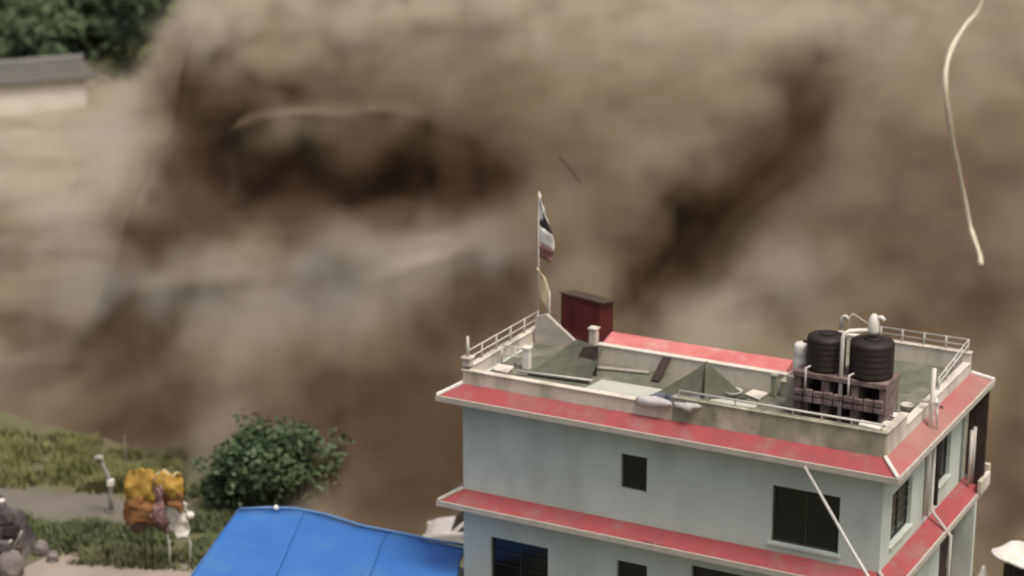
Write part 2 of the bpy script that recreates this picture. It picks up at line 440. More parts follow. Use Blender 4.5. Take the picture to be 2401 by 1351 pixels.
def puff_cloud(name, label, pts, color, density, voxel):
    A = np.array(pts)
    me = bpy.data.meshes.new(name); me.from_pydata(A[:, :3].tolist(), [], []); me.update()
    at = me.attributes.new('puff_radius', 'FLOAT', 'POINT'); at.data.foreach_set('value', A[:, 3].astype(np.float32))
    m = bpy.data.materials.new(name + '_air'); m.use_nodes = True
    nt = m.node_tree; N, L = nt.nodes, nt.links
    N.remove(N['Principled BSDF'])
    pv = N.new('ShaderNodeVolumePrincipled'); L.new(pv.outputs[0], N['Material Output'].inputs['Volume'])
    pv.inputs['Color'].default_value = (*color, 1)
    pv.inputs['Density Attribute'].default_value = 'density'
    pv.inputs['Density'].default_value = density
    me.materials.append(m)
    o = bpy.data.objects.new(name, me); col.objects.link(o)
    ng = bpy.data.node_groups.new(name + '_nodes', 'GeometryNodeTree')
    ng.interface.new_socket('Geometry', in_out='INPUT', socket_type='NodeSocketGeometry')
    ng.interface.new_socket('Geometry', in_out='OUTPUT', socket_type='NodeSocketGeometry')
    G = ng.nodes
    gi, go = G.new('NodeGroupInput'), G.new('NodeGroupOutput')
    k = ng.links.new
    na, vc, sm_, pos, ps2 = G.new('GeometryNodeInputNamedAttribute'), G.new('GeometryNodeVolumeCube'), G.new('GeometryNodeSetMaterial'), G.new('GeometryNodeInputPosition'), G.new('GeometryNodeInputPosition')
    na.data_type = 'FLOAT'; na.inputs['Name'].default_value = 'puff_radius'
    near = G.new('GeometryNodeSampleNearest'); near.domain = 'POINT'
    k(gi.outputs[0], near.inputs['Geometry']); k(pos.outputs[0], near.inputs['Sample Position'])
    s1, s2 = G.new('GeometryNodeSampleIndex'), G.new('GeometryNodeSampleIndex')
    s1.data_type = 'FLOAT_VECTOR'; s2.data_type = 'FLOAT'
    for q in (s1, s2): k(gi.outputs[0], q.inputs['Geometry']); k(near.outputs[0], q.inputs['Index'])
    k(ps2.outputs[0], s1.inputs['Value']); k(na.outputs['Attribute'], s2.inputs['Value'])
    ds = G.new('ShaderNodeVectorMath'); ds.operation = 'DISTANCE'; k(pos.outputs[0], ds.inputs[0]); k(s1.outputs[0], ds.inputs[1])
    dv = G.new('ShaderNodeMath'); dv.operation = 'DIVIDE'; k(ds.outputs['Value'], dv.inputs[0]); k(s2.outputs[0], dv.inputs[1])
    nz = G.new('ShaderNodeTexNoise'); nz.inputs['Scale'].default_value = .55; nz.inputs['Detail'].default_value = 2; k(pos.outputs[0], nz.inputs['Vector'])
    ad = G.new('ShaderNodeMath'); ad.operation = 'MULTIPLY_ADD'; k(nz.outputs[0], ad.inputs[0]); ad.inputs[1].default_value = .9; k(dv.outputs[0], ad.inputs[2])
    mr = G.new('ShaderNodeMapRange'); mr.interpolation_type = 'SMOOTHSTEP'
    k(ad.outputs[0], mr.inputs[0]); mr.inputs[1].default_value = .55; mr.inputs[2].default_value = 1.75; mr.inputs[3].default_value = 1; mr.inputs[4].default_value = 0
    k(mr.outputs[0], vc.inputs['Density'])
    lo, hi = A[:, :3].min(0) - 2.2, A[:, :3].max(0) + 2.2
    vc.inputs['Min'].default_value = tuple(lo); vc.inputs['Max'].default_value = tuple(hi)
    for ax, nm in enumerate(('X', 'Y', 'Z')): vc.inputs['Resolution ' + nm].default_value = max(8, int((hi[ax] - lo[ax]) / voxel))
    sm_.inputs['Material'].default_value = m
    k(vc.outputs[0], sm_.inputs['Geometry']); k(sm_.outputs[0], go.inputs[0])
    md = o.modifiers.new('cloud', 'NODES'); md.node_group = ng
    return tag(o, label, 'dust cloud', kind='stuff')
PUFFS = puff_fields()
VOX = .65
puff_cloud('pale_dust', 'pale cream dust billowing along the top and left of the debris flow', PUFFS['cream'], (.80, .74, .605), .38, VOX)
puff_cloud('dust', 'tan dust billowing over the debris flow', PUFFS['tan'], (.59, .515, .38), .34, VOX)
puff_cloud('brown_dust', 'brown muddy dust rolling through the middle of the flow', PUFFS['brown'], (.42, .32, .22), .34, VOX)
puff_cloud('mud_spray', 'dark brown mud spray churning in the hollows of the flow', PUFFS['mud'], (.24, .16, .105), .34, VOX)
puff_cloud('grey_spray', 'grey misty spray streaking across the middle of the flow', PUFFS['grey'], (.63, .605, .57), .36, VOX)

# ------------------------------------------------------------------ main house
house = empty('house', A0, BROT)
tag(house, 'pale green flat-roofed house with red sloping eaves, tanks and flag on top', 'house')
WL, WF, WR, WB, WI, WIB = 12.6, .6, .6, 8.0, 4.45, 5.0   # wall lines in a and b
LOOP = [(WL, WIB), (WL, WF), (WR, WF), (WR, WB), (WI, WB), (WI, WIB)]   # (a,b)
def offset_loop(loop, o):
    n = len(loop); out = []
    for i in range(n):
        p0, p1, p2 = (Vector((-loop[(i + k) % n][0], loop[(i + k) % n][1])) for k in (-1, 0, 1))
        e0, e1 = (p1 - p0).normalized(), (p2 - p1).normalized()
        n0_, n1_ = Vector((e0.y, -e0.x)), Vector((e1.y, -e1.x))
        k = 1 + n0_.dot(n1_)
        out.append(p1 + (n0_ + n1_) * (o / k))
    return out
def wall_panel(name, axis, fixed, thick, lo, hi, z0, z1, holes, m):
    """a wall along X (axis 0) or Y (axis 1) with rectangular openings (s0,s1,za,zb)"""
    cuts = sorted({lo, hi, *[h[0] for h in holes], *[h[1] for h in holes]})
    zc = sorted({z0, z1, *[h[2] for h in holes], *[h[3] for h in holes]})
    b = MB()
    for i in range(len(cuts) - 1):
        j = 0
        while j < len(zc) - 1:
            s, z = (cuts[i] + cuts[i + 1]) / 2, (zc[j] + zc[j + 1]) / 2
            if any(h[0] < s < h[1] and h[2] < z < h[3] for h in holes): j += 1; continue
            k = j
            while k + 1 < len(zc) - 1 and not any(h[0] < s < h[1] and h[2] < (zc[k + 1] + zc[k + 2]) / 2 < h[3] for h in holes): k += 1
            if axis == 0: b.box(cuts[i], cuts[i + 1], fixed, fixed + thick, zc[j], zc[k + 1])
            else: b.box(fixed - thick, fixed, cuts[i], cuts[i + 1], zc[j], zc[k + 1])
            j = k + 1
    return b.build(name, m, house)
def window(axis, fixed, s0, s1, z0, z1, mull=1, grille=0, label=None, sill=True):
    """recessed window: frame, panes, sill"""
    def bx(b, sa, sb, d0, d1, za, zb):
        if axis == 0: b.box(sa, sb, fixed + d0, fixed + d1, za, zb)
        else: b.box(fixed - d1, fixed - d0, sa, sb, za, zb)
    f = MB(); t = .06
    bx(f, s0, s1, .10, .16, z0, z0 + t); bx(f, s0, s1, .10, .16, z1 - t, z1)
    bx(f, s0, s0 + t, .10, .16, z0 + t, z1 - t); bx(f, s1 - t, s1, .10, .16, z0 + t, z1 - t)
    fo = f.build('window', M['frame'], house)
    if label: fo['label'] = label
    w = (s1 - s0 - 2 * t)
    for k in range(mull + 1):
        a = s0 + t + w * k / (mull + 1); b_ = s0 + t + w * (k + 1) / (mull + 1)
        p = MB(); bx(p, a + .015, b_ - .015, .125, .135, z0 + t, z1 - t); p.build('pane', M['pane'], fo)
        if k:
            q = MB(); bx(q, a - .015, a + .015, .10, .15, z0 + t, z1 - t); q.build('mullion', M['frame'], fo)
    if grille:
        gq = MB()
        for k in range(1, grille + 1):
            z = z0 + (z1 - z0) * k / (grille + 1); bx(gq, s0, s1, .07, .085, z - .008, z + .008)
        gq.build('grille', M['frame'], fo)
    if sill:
        s = MB(); bx(s, s0 - .08, s1 + .08, -.06, .10, z0 - .07, z0 - .002); s.build('sill', M['wall'], fo)
    return fo

FRONT_UP = [(-7.80, -7.04, 7.56, 8.55), (-3.52, -1.70, 6.90, 8.46)]
FRONT_LO = [(-11.75, -9.95, 3.75, 5.38), (-7.88, -6.98, 4.3, 5.48), (-5.7, -3.55, 3.6, 5.78)]
SIDE_UP = [(1.40, 3.05, 7.05, 8.45), (5.45, 6.45, 7.25, 8.55)]
SIDE_LO = [(1.5, 3.0, 3.9, 5.4), (6.0, 7.3, 3.2, 5.4)]
Z_LIP = {1: 3.14, 2: 6.22, 3: 9.30}
wall_panel('front_wall', 0, WF, .25, -WL, -WR, 6.2, 9.68, FRONT_UP, M['wall'])
wall_panel('front_wall', 0, WF, .25, -WL, -WR, 0, 6.2, FRONT_LO, M['wall'])
wall_panel('side_wall', 1, -WR, .25, WF + .25, 7.45, 6.2, 9.68, SIDE_UP, M['wall'])
wall_panel('side_wall', 1, -WR, .25, WF + .25, 7.45, 0, 6.2, SIDE_LO, M['wall'])
b = MB().box(-WL, -WL + .25, WF + .25, WIB, 0, 9.8); b.build('side_wall', M['wall'], house)
b = MB().box(-WL + .25, -WI, WIB - .25, WIB, 0, 9.8); b.build('back_wall', M['wall'], house)
b = MB().box(-WI, -WI + .25, WIB - .25, WB, 0, 9.8).box(-WI + .25, -1.9, WB - .25, WB, 0, 9.8); b.build('back_wall', M['wall'], house)
# recessed corner behind the side wall, with its post
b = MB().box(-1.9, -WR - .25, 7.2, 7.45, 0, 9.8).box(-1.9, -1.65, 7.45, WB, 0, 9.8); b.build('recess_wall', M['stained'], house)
b = MB().box(-WR - .22, -WR, WB - .22, WB, 0, 9.3); b.build('corner_post', M['wall'], house)
for i, (s0, s1, z0, z1) in enumerate(FRONT_UP): window(0, WF, s0, s1, z0, z1, i, 0, ['small dark stairwell window', 'wide dark upper window'][i], sill=(i == 1))
for i, (s0, s1, z0, z1) in enumerate(FRONT_LO): window(0, WF, s0, s1, z0, z1, [1, 0, 1][i], [3, 0, 3][i])
for i, (s0, s1, z0, z1) in enumerate(SIDE_UP): window(1, -WR, s0, s1, z0, z1, 1, 4 if i == 0 else 0)
window(1, -WR, *SIDE_LO[0], 1, 4)
b = MB().box(-WR - .16, -WR - .1, 6.0, 7.3, 3.2, 5.4); d = b.build('door', M['soot'], house); d['label'] = 'dark side door'
b = MB(); b.box(-WR - .1, -WR - .06, 7.1, 7.18, 4.2, 4.4); b.build('handle', M['metal'], d)
b = MB().box(-WL + .25, -WI, WF + .25, WIB - .25, 9.55, 9.82); b.build('roof_slab', M['roof_floor'], house)
b = MB().box(-WI, -WR - .25, WF + .25, 7.2, 9.55, 9.82).box(-WI + .25, -WR - .003, 7.2, WB - .003, 9.55, 9.82); b.build('roof_slab', M['roof_floor'], house)
b = MB().box(-WI + .3, -WR - .3, WF + .3, 7.1, 6.05, 6.2); b.build('floor_slab', M['concrete'], house)

# sloping eaves round the house, one part for each side, with a pale lip and hip strips
for lv, zl in Z_LIP.items():
    i0, i1 = offset_loop(LOOP, .003), offset_loop(LOOP, .52)
    n = len(LOOP)
    for i in range(n):
        j = (i + 1) % n
        if i in (4, 5) and lv < 3: continue
        mred = M['red'] if i == 1 else (M['red_side'] if lv == 3 else M['red'])
        b = MB()
        a0, a1, o0, o1 = i0[i], i0[j], i1[i], i1[j]
        zt = zl + .42
        prof = [(a0, a1, zt), (o0, o1, zl + .13), (o0, o1, zl + .03), (a0, a1, zl + .26)]
        vv = []
        for p0, p1, z in prof: vv += [(p0.x, p0.y, z), (p1.x, p1.y, z)]
        b.add(vv, [(0, 2, 3, 1), (2, 4, 5, 3), (4, 6, 7, 5), (6, 0, 1, 7), (0, 6, 4, 2), (1, 3, 5, 7)])
        ev = b.build('eave', mred, house)
        ol, oi = offset_loop(LOOP, .555), offset_loop(LOOP, .495)
        c = MB()
        vv = [(oi[i].x, oi[i].y, zl), (oi[j].x, oi[j].y, zl), (ol[i].x, ol[i].y, zl), (ol[j].x, ol[j].y, zl)]
        vv += [(x, y, z + .15) for x, y, z in vv]
        c.add(vv, [(0, 1, 3, 2), (4, 6, 7, 5), (2, 3, 7, 6), (0, 4, 5, 1), (0, 2, 6, 4), (1, 5, 7, 3)])
        c.build('lip', M['trim'], ev)
        if i in (1, 2, 3):
            h = MB().tube([(i0[i].x, i0[i].y, zt + .03), (i1[i].x, i1[i].y, zl + .17)], .055, 6)
            h.build('hip_strip', M['white'] if lv == 3 else M['trim'], ev)
# parapets
def par(name, x0, x1, y0, y1, h, m, cop=True):
    b = MB().box(x0, x1, y0, y1, 9.68, 9.82 + h); o = b.build(name, m, house, bevel=.015)
    if cop:
        c = MB().box(x0 - .03, x1 + .03, y0 - .03, y1 + .03, 9.82 + h, 9.86 + h); c.build('coping', M['wall_white'] if m is not M['stained'] else M['stained'], o, bevel=.01)
    return o
par('parapet', -WL, -6.35, WF, WF + .16, .27, M['wall_white'])
par('parapet', -6.34, -WR, WF, WF + .16, .52, M['stained'])
par('parapet', -WR - .16, -WR, WF + .20, 2.3, .50, M['wall_white'])
par('parapet', -WR - .16, -WR, 2.34, WB - .2, .22, M['wall_white'])
par('parapet', -WL, -WL + .16, WF + .20, WIB, .34, M['wall_white'])
par('parapet', -WI + .2, -WR, WB - .16, WB, .50, M['wall_white'])
par('parapet', -10.0, -WI, 3.72, 3.88, .50, M['wall_white'])
par('parapet', -WI, -WI + .16, 3.40, WB - .2, .42, M['stained'])
# red-coated slab behind the back parapet
b = MB(); b.add([(-10.05, 3.90, 10.22), (-4.6, 3.90, 10.22), (-4.6, 4.7, 10.44), (-10.05, 4.7, 10.44), (-10.05, 3.90, 10.10), (-4.6, 3.90, 10.10), (-4.6, 4.7, 9.82), (-10.05, 4.7, 9.82)],
      [(0, 1, 2, 3), (7, 6, 5, 4), (0, 4, 5, 1), (2, 6, 7, 3), (1, 5, 6, 2), (0, 3, 7, 4)])
o = b.build('sloping_roof', M['pink'], house); o['label'] = 'bleached red sloping slab behind the back parapet'
# roof posts and railings
def railing(pts, h, nposts, r=.022, post_r=.03, mid=True):
    pts = [Vector(p) for p in pts]
    rt = MB()
    for lev in ((h, h * .5) if mid else (h,)):
        rt.tube([p + Vector((0, 0, lev)) for p in pts], r, 6)
    o = rt.build('railing', M['pvc'], house, smooth=True)
    for i in range(len(pts) - 1):
        for k in range(nposts + (1 if i == len(pts) - 2 else 0)):
            q = pts[i].lerp(pts[i + 1], k / max(1, nposts))
            MB().tube([q, q + Vector((0, 0, h + .02))], post_r, 6).build('post', M['pvc'], o, smooth=True)
    return o
railing([(-12.52, .72, 10.2), (-12.52, 4.9, 10.2)], .42, 5)
railing([(-11.45, 2.3, 9.83), (-12.3, 2.3, 9.83)], .55, 2)
railing([(-3.2, 7.92, 10.36), (-.7, 7.92, 10.36), (-.68, 5.2, 10.08)], .34, 4)
railing([(-6.2, .68, 10.38), (-.75, .68, 10.38)], .16, 7, .03, .02, mid=False)
def pillar(x, y, z0, z1, w, m='white'):
    b = MB().box(x - w / 2, x + w / 2, y - w / 2, y + w / 2, z0, z1); o = b.build('pillar', M[m], house, bevel=.02)
    c = MB().box(x - w / 2 - .03, x + w / 2 + .03, y - w / 2 - .03, y + w / 2 + .03, z1, z1 + .06); c.build('cap', M[m], o, bevel=.015); return o
pillar(-11.48, 2.25, 9.83, 10.42, .2)
pillar(-12.5, .72, 10.22, 10.42, .24, 'wall_white')
MB().tube([(-12.5, .72, 10.45), (-12.5, .72, 11.05)], [.06, .035], 8).build('finial', M['pvc'], house, smooth=True)
pillar(-10.35, 4.15, 9.83, 10.62, .22, 'wall_white')
pillar(-4.62, 3.36, 9.83, 10.38, .14, 'stained')
# slanted stair parapet in front of the red cabin
b = MB(); b.add([(-12.35, 4.4, 9.82), (-10.9, 4.4, 9.82), (-10.9, 4.4, 9.95), (-12.0, 4.4, 10.75), (-12.35, 4.4, 10.62),
                 (-12.35, 4.52, 9.82), (-10.9, 4.52, 9.82), (-10.9, 4.52, 9.95), (-12.0, 4.52, 10.75), (-12.35, 4.52, 10.62)],
      [(0, 1, 2, 3, 4), (9, 8, 7, 6, 5), (0, 5, 6, 1), (1, 6, 7, 2), (2, 7, 8, 3), (3, 8, 9, 4), (4, 9, 5, 0)])
b.build('stair_parapet', M['trim'], house)
# drain pipes on the side wall and balcony upstand
for y, r in ((4.15, .07), (4.62, .05), (5.0, .06)):
    MB().tube([(-WR + .08, y, 9.7), (-WR + .08, y, 6.9), (-WR + .66, y, 6.25), (-WR + .66, y, 3.2)][:2 if y != 4.62 else 4], r, 8).build('drain_pipe', M['pvc'] if y < 4.9 else M['soot'], house, smooth=True)
b = MB().box(-WR, -.02, 8.50, 8.62, 6.3, 6.95).box(-.10, .02, 7.6, 8.5, 6.36, 6.75); b.build('balcony_upstand', M['wall_white'], house, bevel=.02)
MB().box(-.58, -.06, 8.02, 8.14, 6.45, 9.28).build('balcony_shade', M['soot'], house)  # dark panel put in for the shade inside the open corner balcony
for y in (7.62, 7.92):
    MB().tube([(-.35, y, 6.6), (-.35, y, 8.2)], .05, 8).build('balcony_post', M['pvc'], house, smooth=True)
b = MB().box(-WR - .05, -.05, 7.3, 7.5, 3.4, 6.2); b.build('pilaster', M['wall'], house)
# pale patches where the lower eave paint has flaked
rr = random.Random(4)
def house_local(px, py, plane='front'):
    r = ray(px, py); o_ = Vector((0, 0, HC)) - A0
    t = (.0 - (o_.x * .471 + o_.y * .882)) / (r.x * .471 + r.y * .882)
    q = o_ + r * t
    return -(q.x * UX + q.y * UY), q.z
for px, py, w in ((1515, 1290, .2), (1545, 1297, .14), (1350, 1250, .16)):
    X, Zc = house_local(px, py)
    b = MB(); k = 9
    pts = [(X + w * math.cos(2 * math.pi * i / k) * rr.uniform(.7, 1.1), 0.0, Zc + .09 * math.sin(2 * math.pi * i / k) * rr.uniform(.7, 1.2)) for i in range(k)]
    zl = 6.22
    vv = []
    for lift in (.004, .03):
        for x, y, z in pts:
            z = min(max(z, zl + .17), zl + .38)
            yy = .6 - .52 * ((zl + .42) - z) / .29
            vv.append((x, yy - lift, z + lift))
    b.add(vv, [tuple(range(k)), tuple(range(2 * k - 1, k - 1, -1))] + [(i, k + i, k + (i + 1) % k, (i + 1) % k) for i in range(k)])
    b.build('plaster_patch', M['white'], house)

# ------------------------------------------------------------------ things on the roof
def onroof(name, a, b, z=9.82, rz=0):
    return empty(name, BW(a, b, z), BROT + rz)
# maroon stair cabin
t = onroof('stair_cabin', 11.25, 5.55); tag(t, 'maroon tin stair cabin with thin dark roof at the rear roof corner', 'cabin')
MB().add([(-.62, -.45, 0), (.62, -.45, 0), (.62, .45, 0), (-.62, .45, 0), (-.62, -.45, 1.38), (.62, -.45, 1.26), (.62, .45, 1.08), (-.62, .45, 1.20)],
         [(3, 2, 1, 0), (4, 5, 6, 7), (0, 1, 5, 4), (1, 2, 6, 5), (2, 3, 7, 6), (3, 0, 4, 7)]).build('body', M['maroon'], t)
b = MB(); b.add([(-.66, -.50, 1.40), (.74, -.50, 1.27), (.74, .50, 1.07), (-.66, .50, 1.20)] + [(-.66, -.50, 1.44), (.74, -.50, 1.31), (.74, .50, 1.11), (-.66, .50, 1.24)],
            [(3, 2, 1, 0), (4, 5, 6, 7), (0, 1, 5, 4), (1, 2, 6, 5), (2, 3, 7, 6), (3, 0, 4, 7)])
b.build('roof', M['dark_tin'], t)
MB().box(-.2, .45, -.48, -.452, .05, 1.15).build('door', M['maroon'], t)
# flags
t = onroof('flagpole', 12.53, 4.96, 9.83); tag(t, 'tall thin flagpole with dark, white and red flag on the roof corner', 'flagpole')
MB().tube([(0, 0, 0), (0, 0, 4.35)], [.032, .022], 8).build('pole', M['pvc'], t, smooth=True)
def cloth(pts_l, pts_r, parent, name, m, seed=0, thick=.012):
    """strip between two edge polylines with a soft ripple"""
    n, k = len(pts_l), 7
    P = np.zeros((n, k, 3))
    for i in range(n):
        for j in range(k):
            f_ = j / (k - 1)
            q = Vector(pts_l[i]).lerp(Vector(pts_r[i]), f_)
            P[i, j] = (q.x, q.y + .07 * math.sin(f_ * 4 + i * .9 + seed) * f_, q.z)
    o = grid_mesh(name, P, m, parent)
    s = o.modifiers.new('solid', 'SOLIDIFY'); s.thickness = thick
    return o
def strip(z0, z1, w0, w1, drop0=0, drop1=0, n=5):
    L_ = [(.03, 0, z0 + (z1 - z0) * i / (n - 1)) for i in range(n)]
    R_ = [(.03 + w0 + (w1 - w0) * i / (n - 1), 0, z0 + (z1 - z0) * i / (n - 1) - (drop0 + (drop1 - drop0) * i / (n - 1))) for i in range(n)]
    return L_, R_
cloth(*strip(4.32, 3.95, .03, .16, .05, .22), t, 'flag_tip', M['flag_white'], 0)
cloth(*strip(3.95, 3.38, .16, .40, .22, .26), t, 'flag_band', M['flag_dark'], 1)
cloth(*strip(3.95, 3.5, .19, .33, .16, .3), t, 'flag_edge', M['flag_white'], 1.2)
cloth(*strip(3.38, 2.82, .42, .46, .26, .2), t, 'flag_band', M['flag_white'], 2)
cloth(*strip(2.82, 2.42, .44, .36, .2, .14), t, 'flag_band', M['flag_red'], 3)
t = onroof('pennant', 12.20, 4.85, 9.83); tag(t, 'cream pennant on a short pole below the tall flag', 'pennant')
MB().tube([(.08, 0, 0), (.08, 0, 1.5)], .022, 8).build('pole', M['pvc'], t, smooth=True)
cloth([(-.34, 0, 2.15), (-.33, 0, 1.95), (-.32, .02, 1.7), (-.30, 0, 1.45), (-.27, .03, 1.28), (-.05, .03, 1.05), (.04, .03, .62)], [(-.28, 0, 2.10), (-.06, .02, 1.88), (.05, -.03, 1.62), (.06, .02, 1.35), (.09, -.02, 1.1), (.10, 0, .85), (.08, 0, .58)], t, 'cloth', M['flag_cream'], 1)
# loose sheets lying and leaning on the roof
def slab_thing(name, label, cat, pts, m, thick=.03, group=None):
    """a sheet through world points (a,b,z), with thickness along its normal"""
    W_ = [BW(*p) for p in pts]
    c = sum(W_, Vector()) / len(W_)
    nr = (W_[1] - W_[0]).cross(W_[2] - W_[0]).normalized()
    if nr.z < 0: nr = -nr
    zb = min(w.z for w in W_)
    o0 = Vector((c.x, c.y, zb))
    k = len(W_)
    b = MB(); b.add([w - o0 for w in W_] + [w - o0 + nr * thick for w in W_], [tuple(range(k)), tuple(range(2 * k - 1, k - 1, -1))] + [(i, (i + 1) % k, k + (i + 1) % k, k + i) for i in range(k)])
    o = b.build(name, m); o.location = o0
    return tag(o, label, cat, group)
slab_thing('pale_slab', 'pale panel lying flat beside the dark leaning sheet', 'panel', [(9.35, .95, 9.84), (7.3, 1.0, 9.84), (6.9, 2.35, 9.84), (9.2, 2.3, 9.84)], M['pale_sheet'])
slab_thing('pale_slab', 'pale panel under the leaning sheet next to the tanks', 'panel', [(5.7, 1.5, 9.84), (4.55, 1.25, 9.84), (4.7, 2.45, 9.84), (6.1, 2.6, 9.84)], M['pale_sheet'])
slab_thing('olive_sheet', 'tall olive sheet leaning like a tent in mid roof', 'sheet', [(7.55, .85, 9.84), (6.15, 2.5, 9.86), (6.3, 2.75, 10.72), (6.55, 2.5, 10.5)], M['green_tarp'])
slab_thing('olive_sheet', 'olive sheet propped as the right slope of the tent shape', 'sheet', [(6.35, 2.72, 10.72), (6.10, 2.1, 9.84), (5.15, 2.8, 9.84)], M['green_tarp'])
slab_thing('olive_sheet', 'olive tin heap against the stair parapet', 'sheet', [(11.2, 1.75, 9.84), (9.4, 1.9, 9.85), (9.6, 3.2, 10.42), (10.6, 3.6, 10.42)], M['green_tarp'])
slab_thing('olive_sheet', 'dark sheet standing upright behind the tin heap', 'sheet', [(10.3, 2.6, 9.84), (9.5, 2.6, 9.84), (9.6, 2.9, 10.6), (10.05, 2.9, 10.5)], M['soot'])
slab_thing('dark_board', 'dark board lying along the low front parapet', 'board', [(12.1, .95, 9.84), (9.6, .85, 9.85), (9.6, 1.25, 9.9), (11.9, 1.35, 9.9)], M['soot'])
MBt = MB().tube([(0, 0, 0), (2.2, .2, .02)], .03, 8); o = MBt.build('pipe', M['pvc'], smooth=True); o.location = BW(11.5, 1.7, 9.93); o.rotation_euler = (0, 0, BROT); tag(o, 'pale pipe lying across the roof by the low parapet', 'pipe')
# basin and bundles
t = onroof('washing_bowl', 5.55, 2.75, 9.9); tag(t, 'small pale bowl by the foot of the leaning sheet', 'bowl')
MB().lathe([(.12, 0), (.22, .05), (.27, .13), (.25, .13), (.2, .06), (.02, .03)], 20).build('bowl', M['pale_sheet'], t, smooth=True)
def sack(name, label, cat, a, b_, z, dims, m, seed):
    n, k = 14, 20
    P = np.zeros((n, k + 1, 3))
    for i in range(n):
        ph = math.pi * (i + .02) / (n - .96)
        for j in range(k + 1):
            th = 2 * math.pi * j / k
            d = np.array([math.sin(ph) * math.cos(th), math.sin(ph) * math.sin(th), math.cos(ph)])
            d = np.sign(d) * np.abs(d) ** .8
            P[i, j] = d * dims
    nz = fbm(P[..., 0] * 3 + seed, P[..., 1] * 3, P[..., 2] * 3, 3)
    P *= (1 + .55 * nz)[..., None]
    P[:, -1] = P[:, 0]
    P[..., 2] += dims[2]; P[..., 2] = np.maximum(P[..., 2], 0)
    o = grid_mesh(name, P, m); o.location = BW(a, b_, z); o.rotation_euler = (0, 0, BROT); return tag(o, label, cat)
sack('cloth_bundle', 'slate blue cloth bundle slumped inside the front parapet', 'bundle', 6.25, 1.05, 9.84, (.85, .2, .22), M['blue_bag'], 1)
sack('sack', 'white sack drooping over the front parapet beside the blue bundle', 'sack', 6.9, .62, 10.02, (.42, .17, .13), M['lilac_bag'], 2)
sack('sack', 'smaller white sack wedged right of the drooping one', 'sack', 5.95, .58, 10.05, (.36, .15, .12), M['lilac_bag'], 5)

for lb, pts, mm in (
    ('long pale plank lying askew behind the pale slab', [(10.6, 2.9, 9.85), (8.3, 3.35, 9.85), (8.3, 3.5, 9.87), (10.6, 3.05, 9.87)], 'pale_wood'),
    ('short dark plank leaning on the back parapet', [(8.0, 2.9, 9.85), (7.75, 2.9, 9.85), (7.75, 3.68, 10.3), (8.0, 3.68, 10.3)], 'soot'),
    ('broken white board beside the small parapet post', [(5.3, 3.0, 9.85), (4.8, 2.75, 9.85), (4.75, 3.3, 9.88), (5.2, 3.35, 9.88)], 'wall_white'),
    ('grey tin strip along the inside of the front parapet', [(8.9, .84, 9.86), (6.5, .84, 9.86), (6.5, .98, 9.9), (8.9, .98, 9.9)], 'metal'),
    ('pale broken board in the left roof corner', [(12.2, 1.6, 9.86), (11.7, 1.5, 9.86), (11.75, 2.0, 9.9), (12.25, 2.0, 9.9)], 'wall_white'),
    ('dark sheet lying between the tent shape and the tank stand', [(5.2, 1.0, 9.855), (3.8, 1.0, 9.855), (3.9, 1.5, 9.87), (5.0, 1.6, 9.87)], 'green_tarp')):
    slab_thing('loose_board', lb, 'board', pts, M[mm], .04)
# water tanks on a masonry stand
t = onroof('tank_stand', 2.35, 2.55, 9.82); tag(t, 'dusty masonry stand under the two black water tanks', 'stand')
MB().box(-1.25, 1.25, -.55, .55, 1.15, 1.295).build('deck', M['brick'], t, bevel=.02)
for x in (-1.15, -.4, .4, 1.15):
    MB().box(x - .1, x + .1, -.5, .5, 0, 1.15).build('pier', M['brick'], t, bevel=.02)
MB().box(-1.05, 1.05, .28, .36, .0, .97).build('back_board', M['soot'], t)
rb = random.Random(3)
for r in range(2):
    for k in range(9):
        MB().box(-1.2 + k * .27, -1.2 + k * .27 + .23, -.62, -.50, .52 + r * .17, .66 + r * .17 + rb.uniform(-.02, .02)).build('brick', M['brick'], t, bevel=.01)
def tank(label, a, b_, r, h):
    t = onroof('water_tank', a, b_, 11.12); tag(t, label, 'water tank', 'water tanks on the roof')
    pr = [(r * .96, 0), (r, .04)]
    for k in range(5):
        z = .06 + (h - .20) * k / 5; dz = (h - .20) / 5
        pr += [(r, z + .05), (r * .98, z + dz * .45), (r, z + dz * .9)]
    pr += [(r, h - .14), (r * .94, h - .06), (r * .6, h - .02), (r * .40, h - .02)]
    MB().lathe(pr, 28).build('body', M['black'], t, smooth=True)
    MB().lathe([(r * .38, h - .03), (r * .38, h + .02), (r * .30, h + .03), (.03, h + .04)], 20).build('lid', M['black'], t, smooth=True)
    MB().tube([(-r * .5, -r * .9, .15), (-r * .6, -r * 1.25, .15), (-r * .6, -r * 1.25, -.5)], .03, 8).build('outlet_pipe', M['pvc'], t, smooth=True)
    return t
tank('left black ribbed water tank on the roof stand', 2.92, 2.55, .51, .95)
tank('right black ribbed water tank, wider, beside the white riser pipe', 1.70, 2.55, .57, 1.0)
t = onroof('riser_pipe', 2.34, 2.1, 9.85); tag(t, 'white riser pipe running up between the tanks and over the right one', 'pipe')
MB().tube([(0, 0, 0), (0, 0, 2.3), (.03, .02, 2.42), (.14, .1, 2.48), (.62, .4, 2.50)], .055, 10).build('pipe', M['white'], t, smooth=True)
MB().lathe([(.14, 0), (.15, .06), (.15, .3), (.11, .42), (.05, .5)], 16, (.66, .42, 2.42)).build('valve', M['white'], t, smooth=True)
MB().tube([(.7, .42, 2.8), (.86, .42, 2.86), (.94, .42, 2.78)], .06, 8).build('elbow', M['white'], t, smooth=True)
MB().tube([(.1, .1, 2.5), (.12, .1, 2.86), (.2, .12, 2.94), (.55, .3, 2.68)], .018, 6).build('vent_tube', M['hose'], t, smooth=True)
t = onroof('vent_hook', 2.62, 2.75, 12.09); tag(t, 'white hooked vent pipe on the left tank', 'pipe')
